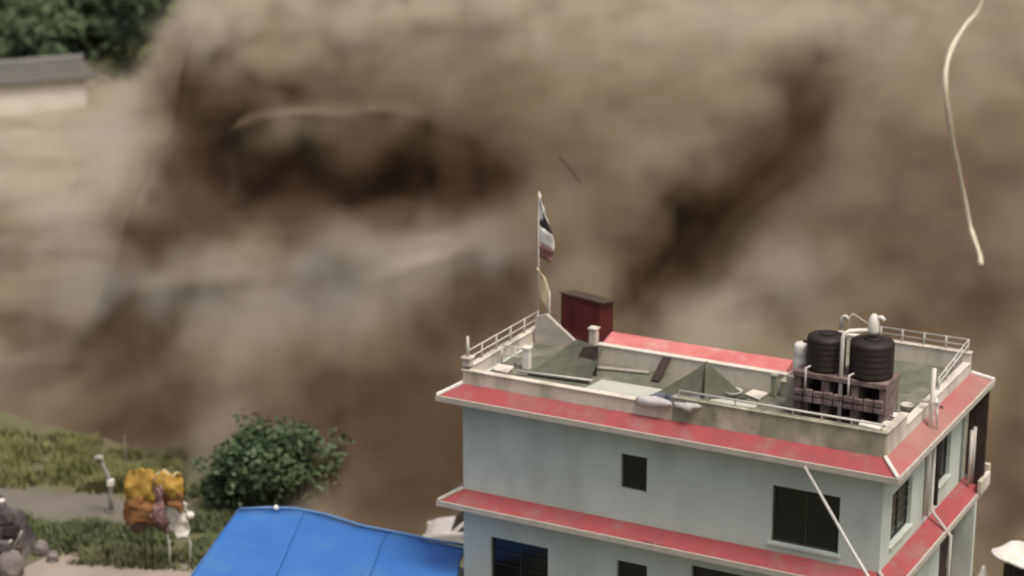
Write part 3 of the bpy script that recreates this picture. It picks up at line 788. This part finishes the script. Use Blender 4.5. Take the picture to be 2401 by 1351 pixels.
MB().tube([(0, 0, 0), (0, 0, .34), (.05, 0, .42), (.12, 0, .44), (.18, 0, .36)], .05, 10).build('pipe', M['pvc'], t, smooth=True)
MB().lathe([(.08, -.02), (.08, .03), (.055, .05)], 14).build('collar', M['pvc'], t, smooth=True)
t = onroof('water_drum', 3.66, 2.75, 9.83); tag(t, 'dented white drum standing left of the black tanks', 'drum')
MB().lathe([(.20, .95), (.22, 1.0), (.22, 1.4), (.205, 1.44), (.22, 1.48), (.21, 1.72), (.17, 1.80), (.08, 1.82)], 24).build('body', M['white'], t, smooth=True)
MB().lathe([(.06, 1.81), (.07, 1.84), (.07, 1.88), (.02, 1.89)], 12, (.08, .05, 0)).build('cap', M['soot'], t, smooth=True)
MB().box(-.3, .3, -.28, .28, 0, .95).build('block', M['stained'], t, bevel=.03)
# clutter right of the tanks
t = onroof('white_pole_pair', .38, 3.6, 9.45); tag(t, 'pair of white plastic pipes standing against the right eave', 'pipe')
MB().tube([(0, 0, 0), (.02, .0, 1.75)], .06, 10).build('pipe', M['white'], t, smooth=True)
MB().tube([(.16, .1, .1), (.10, .05, .95)], [.02, .05], 8).build('pipe', M['white'], t, smooth=True)
MB().box(-.25, .2, -.04, .04, .8, .86).build('bracket', M['pvc'], t)
def bucket(label, a, b_, m):
    t = onroof('bucket', a, b_, 9.83); tag(t, label, 'bucket', 'buckets by the tanks')
    MB().lathe([(.13, 0), (.17, .30), (.185, .32), (.17, .33), (.15, .30), (.10, .05)], 18).build('body', m, t, smooth=True)
    MB().tube([(-.17, 0, .31), (-.12, 0, .42), (0, 0, .46), (.12, 0, .42), (.17, 0, .31)], .01, 6).build('handle', M['metal'], t)
bucket('white bucket nearest the right tank', .98, 2.6, M['white'])
bucket('white bucket near the front right roof corner', .95, 1.9, M['white'])
bucket('grey bucket beside the white ones behind the right tank', 1.0, 3.5, M['pvc'])
slab_thing('pale_board', 'pale board lying on the right front roof corner', 'board', [(1.7, 1.75, 10.0), (.85, 1.6, 10.0), (.82, 1.85, 10.04), (1.7, 2.0, 10.04)], M['white'], .05)
slab_thing('black_tray', 'black sheet lying in front of the tank stand', 'sheet', [(3.3, .95, 9.84), (.95, .95, 9.84), (.95, 1.75, 9.86), (3.6, 1.8, 9.86)], M['black'], .04)

# stay pipe from the front eave down to a pole below the frame
p0 = BW(2.45, -.04, 9.36)
p1 = at_y(2130, 1509, 43.5)
t = empty('utility_pole', (p1.x, p1.y, 0)); tag(t, 'short pole below the house front carrying the pale stay cable', 'pole')
MB().tube([(0, 0, 0), (0, 0, p1.z + .25)], [.13, .09], 10).build('shaft', M['concrete'], t, smooth=True)
MB().tube([(-.06, 0, p1.z), (.1, 0, p1.z)], .05, 8).build('clamp', M['metal'], t)
MB().tube([p0 - t.location, (p0.lerp(p1, .5) - t.location) - Vector((0, 0, .05)), p1 - t.location], .04, 8).build('stay_cable', M['pvc'], t, smooth=True)
o = t.children[-1]; o['label'] = 'pale straight cable running from the front eave down across the wide window'

# ------------------------------------------------------------------ blue roof shed left of the house
shed = empty('blue_shed', BW(16.5, -1.0, 0), BROT); tag(shed, 'low shed with broad bright blue sheet roof against the house', 'shed')
sh = lambda a, b_: (-(a - 16.5), b_ + 1.0)
TOPPX = [(560, 1190), (620, 1187), (690, 1188), (761, 1202), (848, 1229), (936, 1246), (1010, 1262), (1090, 1275)]
TOP = [inv_z(px, py, 4.25) for px, py in TOPPX]
TF = [i / (len(TOP) - 1) for i in range(len(TOP))]
aL0, aL1, aR = 20.9, 19.0, 12.72
bT, bB = (1.45, 2.35), -4.6
nsh = 3
for s_ in range(nsh):
    f0, f1 = s_ / nsh, (s_ + 1) / nsh
    cols_ = 25; rows = 14
    P = np.zeros((rows, cols_, 3))
    for i in range(rows):
        v_ = i / (rows - 1)
        for j in range(cols_):
            f_ = f0 + (f1 - f0) * j / (cols_ - 1)
            fc = min(1, f_)
            top = (float(np.interp(fc, TF, [q[0] for q in TOP])), float(np.interp(fc, TF, [q[1] for q in TOP])))
            top = (max(top[0], aR), top[1])
            bot = (aL1 + (10.6 - aL1) * fc, bB)
            a = top[0] + (bot[0] - top[0]) * v_; b_ = top[1] + (bot[1] - top[1]) * v_
            x, y = sh(a, b_)
            sag = .05 * float(fbm(np.array(a * .8), np.array(b_ * .8), np.array(2.0), 2)) - .10 * max(0, .12 - v_) / .12
            P[i, j] = (x, y, 4.25 - .55 * v_ + sag)
    o = grid_mesh('roof_sheet', P[:, ::-1], M['blue'], shed, smooth=True)
    md = o.modifiers.new('solid', 'SOLIDIFY'); md.thickness = .02; md.offset = -1
MB().tube([(*sh(max(a_, aR), b__ + .02), 4.19) for a_, b__ in TOP], .05, 8).build('ridge_cap', M['blue_trim'], shed, smooth=True)
x0, y0 = sh(TOP[0][0] + .02, TOP[0][1]); x1, y1 = sh(aL1 + .02, bB)
MB().tube([(x0, y0, 4.16), (x1, y1, 3.70)], .035, 8).build('edge_trim', M['blue_trim'], shed, smooth=True)
b = MB()
xs_, ys_ = sh(18.8, 1.0)[0], sh(0, 1.0)[1]
MB().box(sh(18.6, 0)[0], sh(12.9, 0)[0], sh(0, -3.9)[1], sh(0, -3.75)[1], 0, 3.6).build('wall', M['wall'], shed)
MB().box(sh(18.6, 0)[0], sh(18.6, 0)[0] + .15, sh(0, -3.75)[1], sh(0, 1.2)[1], 0, 3.7).build('wall', M['wall'], shed)
MB().box(sh(18.6, 0)[0] + .15, sh(12.9, 0)[0], sh(0, 1.05)[1], sh(0, 1.2)[1], 0, 3.95).build('wall', M['wall'], shed)
# small white ridge ornament
x, y = sh(TOP[1][0], TOP[1][1]); x += .4; y += .02
MB().lathe([(.05, 0), (.09, .05), (.07, .12), (.02, .16)], 12, (x, y, 4.20)).build('ridge_knob', M['white'], shed, smooth=True)
# white car parked behind the left corner of the house
car = empty('parked_car', (-1.05, 65.3, 0), math.radians(174)); tag(car, 'white car parked behind the left house corner, only its front showing', 'car')
def side_profile(name, prof, y0, y1, m, parent, bevel=.05):
    n = len(prof)
    b = MB(); b.add([(x, y0, z) for x, z in prof] + [(x, y1, z) for x, z in prof],
                    [tuple(range(n)), tuple(range(2 * n - 1, n - 1, -1))] + [(i, n + i, n + (i + 1) % n, (i + 1) % n) for i in range(n)])
    return b.build(name, m, parent, smooth=False, bevel=bevel)
body = side_profile('body', [(-1.85, .35), (-1.9, .75), (-1.75, .92), (.85, .95), (1.55, .84), (1.85, .68), (1.9, .35), (1.55, .25), (-1.5, .25)], -.78, .78, M['lilac_bag'], car, .08)
cab = side_profile('cabin', [(-1.6, .9), (-1.45, 1.42), (-1.1, 1.50), (.05, 1.50), (.35, 1.42), (.9, .93)], -.68, .68, M['white'], car, .06)
for s_ in (-1, 1):
    y = s_ * .685
    for x0_, x1_, x2_, x3_ in ((-1.38, -.75, -.75, -1.28), (-.68, .05, -.02, -.68), (.10, .68, .30, .06)):
        b = MB(); b.add([(x0_, y, .98), (x1_, y, .98), (x2_, y, 1.34), (x3_, y, 1.34), (x0_, y * 1.02, .98), (x1_, y * 1.02, .98), (x2_, y * 1.02, 1.34), (x3_, y * 1.02, 1.34)],
                        [(0, 1, 2, 3), (7, 6, 5, 4), (0, 4, 5, 1), (1, 5, 6, 2), (2, 6, 7, 3), (3, 7, 4, 0)]); b.build('side_window', M['pane'], car)
    MB().box(1.78, 1.89, s_ * .6 - .14, s_ * .6 + .14, .58, .72).build('headlight', M['pale_sheet'], car, bevel=.02)
    for x in (-1.2, 1.2):
        w_ = MB(); n_ = 22
        vv = [(x + .31 * math.cos(2 * math.pi * k / n_), s_ * .62 + d_ * .1, .31 + .31 * math.sin(2 * math.pi * k / n_)) for d_ in (-1, 1) for k in range(n_)]
        w_.add(vv, [tuple(range(n_)), tuple(range(2 * n_ - 1, n_ - 1, -1))] + [(k, n_ + k, n_ + (k + 1) % n_, (k + 1) % n_) for k in range(n_)])
        wo = w_.build('wheel', M['black'], car, bevel=.02)
        vv = [(x + .18 * math.cos(2 * math.pi * k / n_), s_ * (.725 + d_ * .01), .31 + .18 * math.sin(2 * math.pi * k / n_)) for d_ in (-1, 1) for k in range(n_)]
        MB().add(vv, [tuple(range(n_)), tuple(range(2 * n_ - 1, n_ - 1, -1))] + [(k, n_ + k, n_ + (k + 1) % n_, (k + 1) % n_) for k in range(n_)]).build('rim', M['metal'], wo)
b = MB(); b.add([(.44, -.58, 1.37), (.44, .58, 1.37), (.88, .62, .97), (.88, -.62, .97), (.47, -.58, 1.38), (.47, .58, 1.38), (.91, .62, .98), (.91, -.62, .98)],
                [(0, 1, 2, 3), (7, 6, 5, 4), (0, 4, 5, 1), (1, 5, 6, 2), (2, 6, 7, 3), (3, 7, 4, 0)]); b.build('windscreen', M['pane'], car)

# ------------------------------------------------------------------ vegetation
def leaf_mesh(name, m, rad, n, leaf, seed, lobes=14, spread=.62):
    r = np.random.RandomState(seed)
    c = r.normal(size=(lobes, 3)); c /= np.linalg.norm(c, axis=1)[:, None]
    c *= (r.rand(lobes, 1) ** .5) * spread
    c *= np.array(rad); c[:, 2] += rad[2]
    lr = np.mean(rad) * (.28 + .24 * r.rand(lobes))
    li = r.randint(0, lobes, n)
    d = r.normal(size=(n, 3)); d /= np.linalg.norm(d, axis=1)[:, None]
    p = c[li] + d * (lr[li] * (.55 + .5 * r.rand(n)))[:, None] * np.array([1, 1, .8])
    nr = d * .6 + r.normal(size=(n, 3)) * .6 + np.array([0, 0, .5]); nr /= np.linalg.norm(nr, axis=1)[:, None]
    t1 = np.cross(nr, r.normal(size=(n, 3))); t1 /= np.linalg.norm(t1, axis=1)[:, None]
    t2 = np.cross(nr, t1)
    s = leaf * (.6 + .8 * r.rand(n))[:, None]
    V = np.stack([p - t1 * s, p + t2 * s * .55, p + t1 * s, p - t2 * s * .55], 1).reshape(-1, 3)
    F = np.arange(4 * n).reshape(n, 4)
    me = bpy.data.meshes.new(name); me.from_pydata(V.tolist(), [], F.tolist()); me.update(); me.materials.append(m)
    return me, c, lr
def tree_proto(name, m, rad, n, leaf, seed, trunk_h, tr=.16, lobes=14, spread=.62):
    root = empty(name, (0, 0, 0))
    me, c, lr = leaf_mesh('crown', m, rad, n, leaf, seed, lobes, spread)
    cr = bpy.data.objects.new('crown', me); col.objects.link(cr); cr.parent = root; cr.location = (0, 0, trunk_h * .75)
    b = MB()
    b.tube([(0, 0, -.2), (.05, .03, trunk_h * .6), (0, .05, trunk_h * .75 + rad[2])], [tr, tr * .75, tr * .25], 8)
    for k in range(6):
        q = c[k] + np.array([0, 0, trunk_h * .75])
        b.tube([(.02, .03, trunk_h * (.5 + .06 * k)), (q[0] * .5, q[1] * .5, (trunk_h * .6 + q[2]) / 2 + .1), tuple(q)], [tr * .4, tr * .28, tr * .1], 6)
    b.build('trunk', M['bark'], root, smooth=True)
    return root
# bush above the blue roof: two shrubs
t = tree_proto('bush', M['leaf'], (1.85, 1.4, 1.45), 7000, .12, 11, .3, .07, 26, .85)
me_, _, _ = leaf_mesh('sprays', M['leaf_bush'], (2.05, 1.5, 1.5), 1900, .12, 44, 40, 1.15)
o = bpy.data.objects.new('sprays', me_); col.objects.link(o); o.parent = t; o.location = (0, 0, .25)
p = at_z(640, 1185, 0); t.location = (p.x, p.y - .3, 0); tag(t, 'dense dark green bush just above the blue roof', 'bush')
t = tree_proto('bush', M['leaf'], (1.1, .9, .7), 2600, .09, 12, .15, .05)
p = at_z(530, 1190, 0); t.location = (p.x, p.y, 0); tag(t, 'smaller loose green bush at the left foot of the dense one', 'bush')
t = tree_proto('bush', M['leaf'], (.9, .8, .7), 1900, .09, 13, .15, .05)
p = at_z(720, 1178, 0); t.location = (p.x, p.y + .8, 0); tag(t, 'small green bush behind the shed, right of the dense one', 'bush')

# forest on the hillside beyond the flow
protos = [tree_proto('forest_tree', M['leaf_far'], (2.6, 2.4, 3.0), 3200, .28, 21, 1.0),
          tree_proto('forest_tree', M['leaf_far'], (2.1, 2.1, 3.8), 3000, .28, 22, 1.2),
          tree_proto('forest_tree', M['leaf_far'], (3.2, 2.8, 2.5), 3600, .30, 23, .9)]
rf = random.Random(5)
spots = []
for row, y in enumerate((136.5, 141, 146)):
    for k in range(9):
        spots.append((-42 + k * 4.2 + rf.uniform(-1.2, 1.2) + (row % 2) * 2, y + rf.uniform(-1.8, 1.8)))
for i, (x, y) in enumerate(spots):
    pr = protos[i % 3]
    o = pr if i < 3 else copy_tree(pr)
    o.location = (x, y, terrain_z(x, y) - .2); o.rotation_euler = (0, 0, rf.uniform(0, 6)); s = rf.uniform(.85, 1.25); o.scale = (s, s, s)
    tag(o, 'dark green tree in the wooded slope behind the distant house', 'tree', 'trees on the wooded slope')
r_ = np.random.RandomState(9); n_ = 14000
ux, uy = r_.uniform(-46, -6, n_), r_.uniform(132, 178, n_)
uz = .48 * np.maximum(0, uy - 128) * sstep(128, 150, uy) + r_.rand(n_) ** 1.5 * 2.2
P_ = np.stack([ux, uy, uz], -1)
t1 = r_.normal(size=(n_, 3)); t1 /= np.linalg.norm(t1, axis=1)[:, None]
t2 = np.cross(t1, r_.normal(size=(n_, 3))); t2 /= np.linalg.norm(t2, axis=1)[:, None]
sz = (.22 + .3 * r_.rand(n_))[:, None]
V_ = np.stack([P_ - t1 * sz, P_ + t2 * sz * .5, P_ + t1 * sz, P_ - t2 * sz * .5], 1).reshape(-1, 3)
me_ = bpy.data.meshes.new('undergrowth'); me_.from_pydata(V_.tolist(), [], np.arange(4 * n_).reshape(n_, 4).tolist()); me_.update(); me_.materials.append(M['leaf_far'])
o = bpy.data.objects.new('undergrowth', me_); col.objects.link(o); tag(o, 'green undergrowth covering the slope between the trees', 'undergrowth', kind='stuff')
# bright shrubs at the edge of the flow
br = tree_proto('shrub', M['leaf_bright'], (.9, .9, .8), 700, .17, 31, .6, .06)
for i, (px, py, y, s, lb) in enumerate([(378, 150, 127, 1.5, 'pale green shrub half swept up at the flow edge'), (440, 55, 128, 1.7, 'pale green shrub high on the flow edge under the frame top'),
                                        (350, 195, 126, 1.2, 'lowest pale green shrub at the flow edge'), (462, 5, 129, 1.8, 'pale green shrub at the top edge of the picture')]):
    o = br if i == 0 else copy_tree(br)
    q = at_y(px, py, y); o.location = (q.x, q.y, q.z - .9 * s); o.scale = (s, s, s); o.rotation_euler = (0, 0, i * 1.7)
    tag(o, lb, 'shrub', 'shrubs torn along the flow edge')

# grass
def grass(name, label, polys, n, m, h, seed):
    r = np.random.RandomState(seed); V = []; F = []
    for (x0, x1, y0, y1, sl) in polys:
        for _ in range(n):
            px = r.uniform(x0, x1); py = r.uniform(y0, y1) + sl * (px - x0)
            p = at_z(px, py, 0)
            cl = fbm(np.array(p.x * .5), np.array(p.y * .5), np.array(seed * 1.0), 2)
            if cl < -.35 + .75 * r.rand() ** 2: continue
            hh = h * (.5 + r.rand()) * (1 + cl)
            for k in range(3):
                an = r.uniform(0, 6.28); dx, dy = math.cos(an), math.sin(an); w = .03 + .03 * r.rand()
                bx, by = p.x + r.normal() * .06, p.y + r.normal() * .06
                i0_ = len(V)
                V += [(bx - dy * w, by + dx * w, 0), (bx + dy * w, by - dx * w, 0), (bx + dx * hh * .5, by + dy * hh * .5, hh)]
                F.append((i0_, i0_ + 1, i0_ + 2))
    me = bpy.data.meshes.new(name); me.from_pydata(V, [], F); me.update(); me.materials.append(m)
    o = bpy.data.objects.new(name, me); col.objects.link(o); return tag(o, label, 'grass', kind='stuff')
grass('grass', 'olive grass bank below the debris flow', [(-250, 235, 1005, 1130, .06), (150, 430, 1060, 1150, .05)], 6000, M['grass'], .30, 1)
grass('grass', 'deep green grass verge above the pale path', [(-150, 480, 1215, 1310, .05), (330, 560, 1150, 1330, 0)], 4500, M['grass2'], .26, 2)

# ------------------------------------------------------------------ roadside things at lower left
def ground_at(px, py): return at_z(px, py, 0)
# leaning lamp post
p = ground_at(262, 1205)
t = empty('lamp_post', p); tag(t, 'pale leaning post with a round lamp head on the grass', 'lamp post')
MB().tube([(0, 0, 0), (-.02, 0, .7), (.03, 0, 1.2), (-.18, 0, 1.75), (-.28, -.02, 2.05)], [.09, .08, .085, .07, .06], 8).build('post', M['pale_wood'], t, smooth=True)
MB().lathe([(.07, 0), (.15, .06), (.17, .13), (.15, .2), (.10, .23)], 16, (-.33, -.04, 1.97)).build('lamp_head', M['pale_wood'], t, smooth=True)
MB().lathe([(.03, 0), (.06, .03), (.06, .09), (.03, .12)], 12, (-.31, -.20, 2.03)).build('lens', M['soot'], t, smooth=True)
MB().box(-.10, .14, -.12, .1, 1.05, 1.30).build('junction_box', M['white'], t, bevel=.03)
MB().box(-.12, .12, -.12, .12, 0, .12).build('base', M['rock'], t, bevel=.03)
# draped stall canopy on two poles
p = ground_at(345, 1340)
t = empty('cloth_canopy', p); tag(t, 'yellow and orange cloth canopy bunched on dark poles', 'canopy')
zc = 1.72
def drape(x0, x1, z0, z1, y0, m, name, seed, bulge=.22):
    n, k = 12, 12; P = np.zeros((n, k, 3))
    for i in range(n):
        for j in range(k):
            u_, v_ = j / (k - 1), i / (n - 1)
            cx_, hw = (x0 + x1) / 2, (x1 - x0) / 2
            xx = cx_ + hw * (u_ * 2 - 1) * (.72 + .32 * math.sin(math.pi * min(1, v_ * .75 + .12)))
            edge = math.sin(math.pi * u_) ** .6
            zz = z1 + (z0 - z1) * v_ - (1 - edge) * .16 * (1 - v_) + v_ * .07 * math.sin(u_ * 5 + seed * 1.7)
            yy = y0 - bulge * edge * math.sin(math.pi * (.15 + .75 * v_)) + .03 * math.sin(u_ * 14 + seed)
            P[i, j] = (xx + .03 * math.sin(v_ * 7 + seed), yy, zz + .02 * math.sin(u_ * 9 + seed * 2))
    P = P + .16 * np.stack([fbm(P[..., 0] * 3 + seed, P[..., 1] * 3, P[..., 2] * 3 + k_, 3) for k_ in (0, 7, 13)], -1)
    o = grid_mesh(name, P, m, t); o.modifiers.new('solid', 'SOLIDIFY').thickness = .02; return o
K = 1 / 76.0   # metres per photo pixel here
X = lambda px: (px - 325) * K
Zp = lambda py: (1345 - py) * K / .94
drape(X(286), X(358), Zp(1172), Zp(1086), -.05, M['yellow'], 'canopy_cloth', 1)
drape(X(345), X(424), Zp(1160), Zp(1094), .0, M['yellow'], 'canopy_cloth', 2)
drape(X(283), X(365), Zp(1218), Zp(1145), -.10, M['orange'], 'canopy_cloth', 3)
drape(X(362), X(424), Zp(1185), Zp(1135), .02, M['orange'], 'canopy_cloth', 4, .14)
drape(X(352), X(378), Zp(1222), Zp(1105), -.14, M['rose'], 'center_band', 5, .1)
drape(X(362), X(412), Zp(1108), Zp(1092), -.02, M['flag_cream'], 'pale_fold', 6, .1)
drape(X(290), X(385), Zp(1245), Zp(1200), .02, M['rose_dark'], 'lower_hem', 7, .12)
for px in (322, 340):
    MB().tube([(X(px), .1, 0), (X(px), .1, Zp(1105))], .028, 8).build('pole', M['soot'], t, smooth=True)
MB().tube([(X(283), .05, Zp(1205)), (X(287), .05, Zp(1120))], .05, 8).build('side_bar', M['soot'], t, smooth=True)
MB().tube([(X(425), .1, Zp(1155)), (X(427), .1, Zp(1105))], .045, 8).build('side_bar', M['frame'], t, smooth=True)
# white cloth on a bent pipe frame
p = ground_at(430, 1330)
t = empty('bent_pipes', p); tag(t, 'white cloth hung on bent pale pipes between canopy and blue roof', 'frame')
X = lambda px: (px - 430) * K
Zp = lambda py: (1332 - py) * K / .94
MB().tube([(X(396), 0, 0), (X(398), 0, Zp(1275)), (X(392), 0, Zp(1235)), (X(398), 0, Zp(1190)), (X(425), 0, Zp(1152)), (X(440), 0, Zp(1180)), (X(455), 0, Zp(1205))], .035, 8).build('pipe', M['white'], t, smooth=True)
MB().tube([(X(447), .05, 0), (X(450), .05, Zp(1270)), (X(440), .05, Zp(1250)), (X(446), .05, Zp(1215))], .035, 8).build('pipe', M['pvc'], t, smooth=True)
MB().tube([(X(415), .02, Zp(1257)), (X(446), .02, Zp(1257))], .035, 8).build('crossbar', M['pvc'], t, smooth=True)
drape(X(386), X(446), Zp(1244), Zp(1160), -.06, M['white'], 'cloth', 8, .16)
drape(X(398), X(430), Zp(1232), Zp(1216), -.03, M['flag_white'], 'cloth', 9, .06)
MB().lathe([(.05, 0), (.13, .05), (.15, .14), (.10, .22), (.03, .25)], 14, (X(453), -.02, Zp(1208))).build('knot', M['white'], t, smooth=True)
# thin staff in the grass
p = ground_at(295, 1100); o = MB().tube([(0, 0, 0), (.02, 0, 1.35)], .02, 6).build('staff', M['pale_wood']); o.location = p; tag(o, 'thin bare staff standing behind the canopy', 'staff')
# rocks and a tarpaulin heap at the left edge
def rock(label, px, py, dims, seed, m='rock', sink=.05):
    n, k = 16, 22; P = np.zeros((n, k + 1, 3))
    for i in range(n):
        ph = math.pi * i / (n - 1)
        for j in range(k + 1):
            th = 2 * math.pi * j / k
            P[i, j] = (math.sin(ph) * math.cos(th), math.sin(ph) * math.sin(th), math.cos(ph))
    nz = fbm(P[..., 0] * 1.4 + seed * 3.7, P[..., 1] * 1.4, P[..., 2] * 1.4, 4)
    P = P * (1 + .38 * nz)[..., None] * np.array(dims); P[:, -1] = P[:, 0]
    P[..., 2] += dims[2] * .8 - sink
    o = grid_mesh('boulder', P, M[m]); q = ground_at(px, py); o.location = q; return tag(o, label, 'boulder', 'boulders at the left edge')
rock('rounded grey boulder at the bottom left corner', 28, 1352, (.42, .4, .52), 1)
rock('dark boulder with pale cap by the pale path', 98, 1300, (.26, .25, .30), 2)
rock('small dark boulder on the pale path edge', 125, 1316, (.2, .2, .22), 3)
p = ground_at(8, 1290)
t = empty('tarpaulin_heap', p); tag(t, 'grey tarpaulin heap with a pale glint on top at the left edge', 'heap')
n, k = 24, 24; P = np.zeros((n, k, 3))
for i in range(n):
    for j in range(k):
        u_, v_ = j / (k - 1) * 2 - 1, i / (n - 1) * 2 - 1
        hgt = 1.85 * max(0, 1 - abs(u_) ** 1.6) * max(0, 1 - abs(v_) ** 2.2)
        P[i, j] = (u_ * 1.0, v_ * .9, hgt)
nz = fbm(P[..., 0] * 1.2, P[..., 1] * 1.2, P[..., 2] * .6 + 3, 2)
P[..., 2] = np.maximum(0, P[..., 2] * (1 + .3 * nz)); P[..., 0] += .18 * nz; P[..., 1] += .18 * fbm(P[..., 0] * 2, P[..., 1] * 2, P[..., 2] * 2 + 8, 3)
grid_mesh('tarp', P, M['tarp_grey'], t)
MB().tube([(-.5, -.3, 1.75), (.25, -.35, 1.95)], .07, 8).build('glint_bar', M['white'], t, smooth=True)  # white bar standing in for the glint along the heap's top
MB().tube([(.42, -.75, .25), (.85, -.7, 1.0)], .045, 8).build('prop', M['pale_wood'], t, smooth=True)
MB().tube([(.15, -.7, .6), (.6, -.6, 1.5)], .04, 8).build('prop', M['soot'], t, smooth=True)
MB().tube([(-.1, -.9, .2), (.55, -.9, .75)], .05, 8).build('prop', M['metal'], t, smooth=True)
MB().box(.25, .75, -.85, -.5, .85, 1.2).build('crate', M['soot'], t, bevel=.03)
MB().box(.05, .5, -1.0, -.7, .35, .7).build('crate', M['tarp_grey'], t, bevel=.03)
MB().box(.5, .8, -.9, -.6, .2, .5).build('crate', M['wood'], t, bevel=.03)
MB().tube([(.05, -.8, 1.2), (.7, -.75, 1.42)], .05, 8).build('prop', M['soot'], t, smooth=True)

# ------------------------------------------------------------------ lower right
q = at_z(2372, 1302, 3.0)
t = empty('tin_canopy', (q.x, q.y, 0)); tag(t, 'pale curved tin canopy with rolled rim at the right edge', 'canopy')
n, k = 16, 26; P = np.zeros((n, k, 3))
for i in range(n):
    for j in range(k):
        v_ = i / (n - 1); th = math.pi * (.5 + j / (k - 1))
        r = v_
        xx = -.45 + .9 * r * (math.cos(th)) * .55 if False else 0
        P[i, j] = (1.1 * r * math.cos(th) + .55, .75 * r * math.sin(th), 3.0 + .42 * (1 - r ** 2) - .05)
P = np.concatenate([P, np.stack([np.stack([2.2 - P[i, ::-1, 0], P[i, ::-1, 1], P[i, ::-1, 2]], -1) for i in range(n)])[:, 1:]], 1)
P = P + np.stack([.10 * fbm(P[..., 0] * 1.7, P[..., 1] * 1.7, P[..., 2] + k_, 3) for k_ in (1, 5, 9)], -1) + np.stack([0 * P[..., 0], 0 * P[..., 0], -.12 * P[..., 0]], -1)
o = grid_mesh('shell', P, M['house_wall'], t); o.modifiers.new('solid', 'SOLIDIFY').thickness = .03
rim = [tuple(P[-1, j]) for j in range(P.shape[1])]
MB().tube(rim, .055, 8).build('rim', M['white'], t, smooth=True)
MB().box(-.1, 2.2, -.45, .5, 0, 2.55).build('stall_body', M['soot'], t, bevel=.04)
for x, y in ((-.05, -.4), (2.15, -.4)):
    MB().tube([(x, y, 2.5), (x, y, 2.98 - .12 * x)], .05, 8).build('post', M['soot'], t, smooth=True)
q = at_z(2305, 1349, 2.2)
t = empty('gate_post', (q.x, q.y, 0)); tag(t, 'white tapering gate post beside the tin canopy', 'post')
MB().lathe([(.14, 0), (.14, 2.1), (.18, 2.12), (.18, 2.2), (.12, 2.26), (.08, 2.42), (.03, 2.52)], 14).build('shaft', M['white'], t, smooth=True)
MB().box(-.22, .22, -.22, .22, 0, .2).build('base', M['concrete'], t)

# ------------------------------------------------------------------ distant house, upper left
c = at_y(200, 178, 128)
t = empty('distant_house', (c.x, c.y, 0), math.radians(26)); tag(t, 'pale distant house with dark slate roof half buried by the flow', 'house')
zt = c.z
MB().box(-14, 0, 0, .3, -1, zt).build('wall', M['house_wall'], t)
MB().box(-.3, 0, .3, 7, -1, zt).build('wall', M['house_wall'], t)
b = MB(); b.add([(-14.6, -.35, zt - .05), (.7, -.35, zt - .05), (.7, 3.6, zt + .55), (-14.6, 3.6, zt + .55), (.7, 7.8, zt - .05), (-14.6, 7.8, zt - .05),
                 (-14.6, -.35, zt - .2), (.7, -.35, zt - .2), (.7, 3.6, zt + .40), (-14.6, 3.6, zt + .40), (.7, 7.8, zt - .2), (-14.6, 7.8, zt - .2)],
      [(0, 1, 2, 3), (3, 2, 4, 5), (9, 8, 7, 6), (11, 10, 8, 9), (0, 6, 7, 1), (5, 4, 10, 11), (1, 7, 8, 2), (2, 8, 10, 4), (0, 3, 9, 6), (3, 5, 11, 9)])
rf_ = b.build('roof', M['house_roof'], t)
MB().tube([(-14.6, 3.6, zt + .60), (.85, 3.6, zt + .60)], .10, 6).build('ridge', M['metal'], rf_)
b = MB(); b.add([(0, .3, zt), (0, 7, zt), (0, 3.6, zt + .38), (-.3, .3, zt), (-.3, 7, zt), (-.3, 3.6, zt + .55)], [(0, 1, 2), (5, 4, 3), (0, 2, 5, 3), (1, 4, 5, 2)])
b.build('gable', M['house_wall'], t)

# ------------------------------------------------------------------ logs riding on the flow
def log(label, px0, py0, px1, py1, y, r):
    a, b_ = at_y(px0, py0, y), at_y(px1, py1, y - .3)
    m_ = (a + b_) / 2
    o = MB().tube([a - m_, (a - m_) * .2 + Vector((.02, 0, .03)), b_ - m_], [r, r * .9, r * .6], 8).build('log', M['wood'], smooth=True); o.location = m_
    tag(o, label, 'log', 'logs carried by the flow')
log('thin log tossed above the flow near the flag top', 1310, 365, 1362, 430, 80, .06)
log('short stick tossed right of the flag', 1408, 490, 1438, 530, 80, .05)

# hanging cream hose at upper right
pts = [(2318, -420), (2330, -200), (2302, 0), (2262, 62), (2232, 112), (2217, 170), (2219, 235), (2228, 300), (2240, 365), (2256, 440), (2272, 520), (2284, 560), (2298, 600), (2300, 620)]
W_ = [at_y(px, py, 40 + .6 * math.sin(i * .8)) for i, (px, py) in enumerate(pts)]
t = empty('hanging_hose', W_[-1]); tag(t, 'cream hose dangling in a bend from above at upper right', 'hose')
# smooth by Catmull-Rom
sm = []
for i in range(1, len(W_) - 2):
    for k in range(5):
        s = k / 5; a, b_, c_, d_ = W_[i - 1], W_[i], W_[i + 1], W_[i + 2]
        sm.append(.5 * ((2 * b_) + (c_ - a) * s + (2 * a - 5 * b_ + 4 * c_ - d_) * s * s + (3 * b_ - a - 3 * c_ + d_) * s ** 3))
sm.append(W_[-2]); sm.append(W_[-1])
sm = [W_[0]] + sm
MB().tube([q - W_[-1] for q in sm], [.046 + .006 * math.sin(i * .9) for i in range(len(sm))], 10).build('hose', M['hose'], t, smooth=True)
q = W_[0] - W_[-1]
MB().tube([q + Vector((-45, 3, 1.5)), q + Vector((-20, 1, .3)), q, q + Vector((20, -1, .3)), q + Vector((45, -3, 1.5))], .015, 6).build('carrier_wire', M['metal'], t)
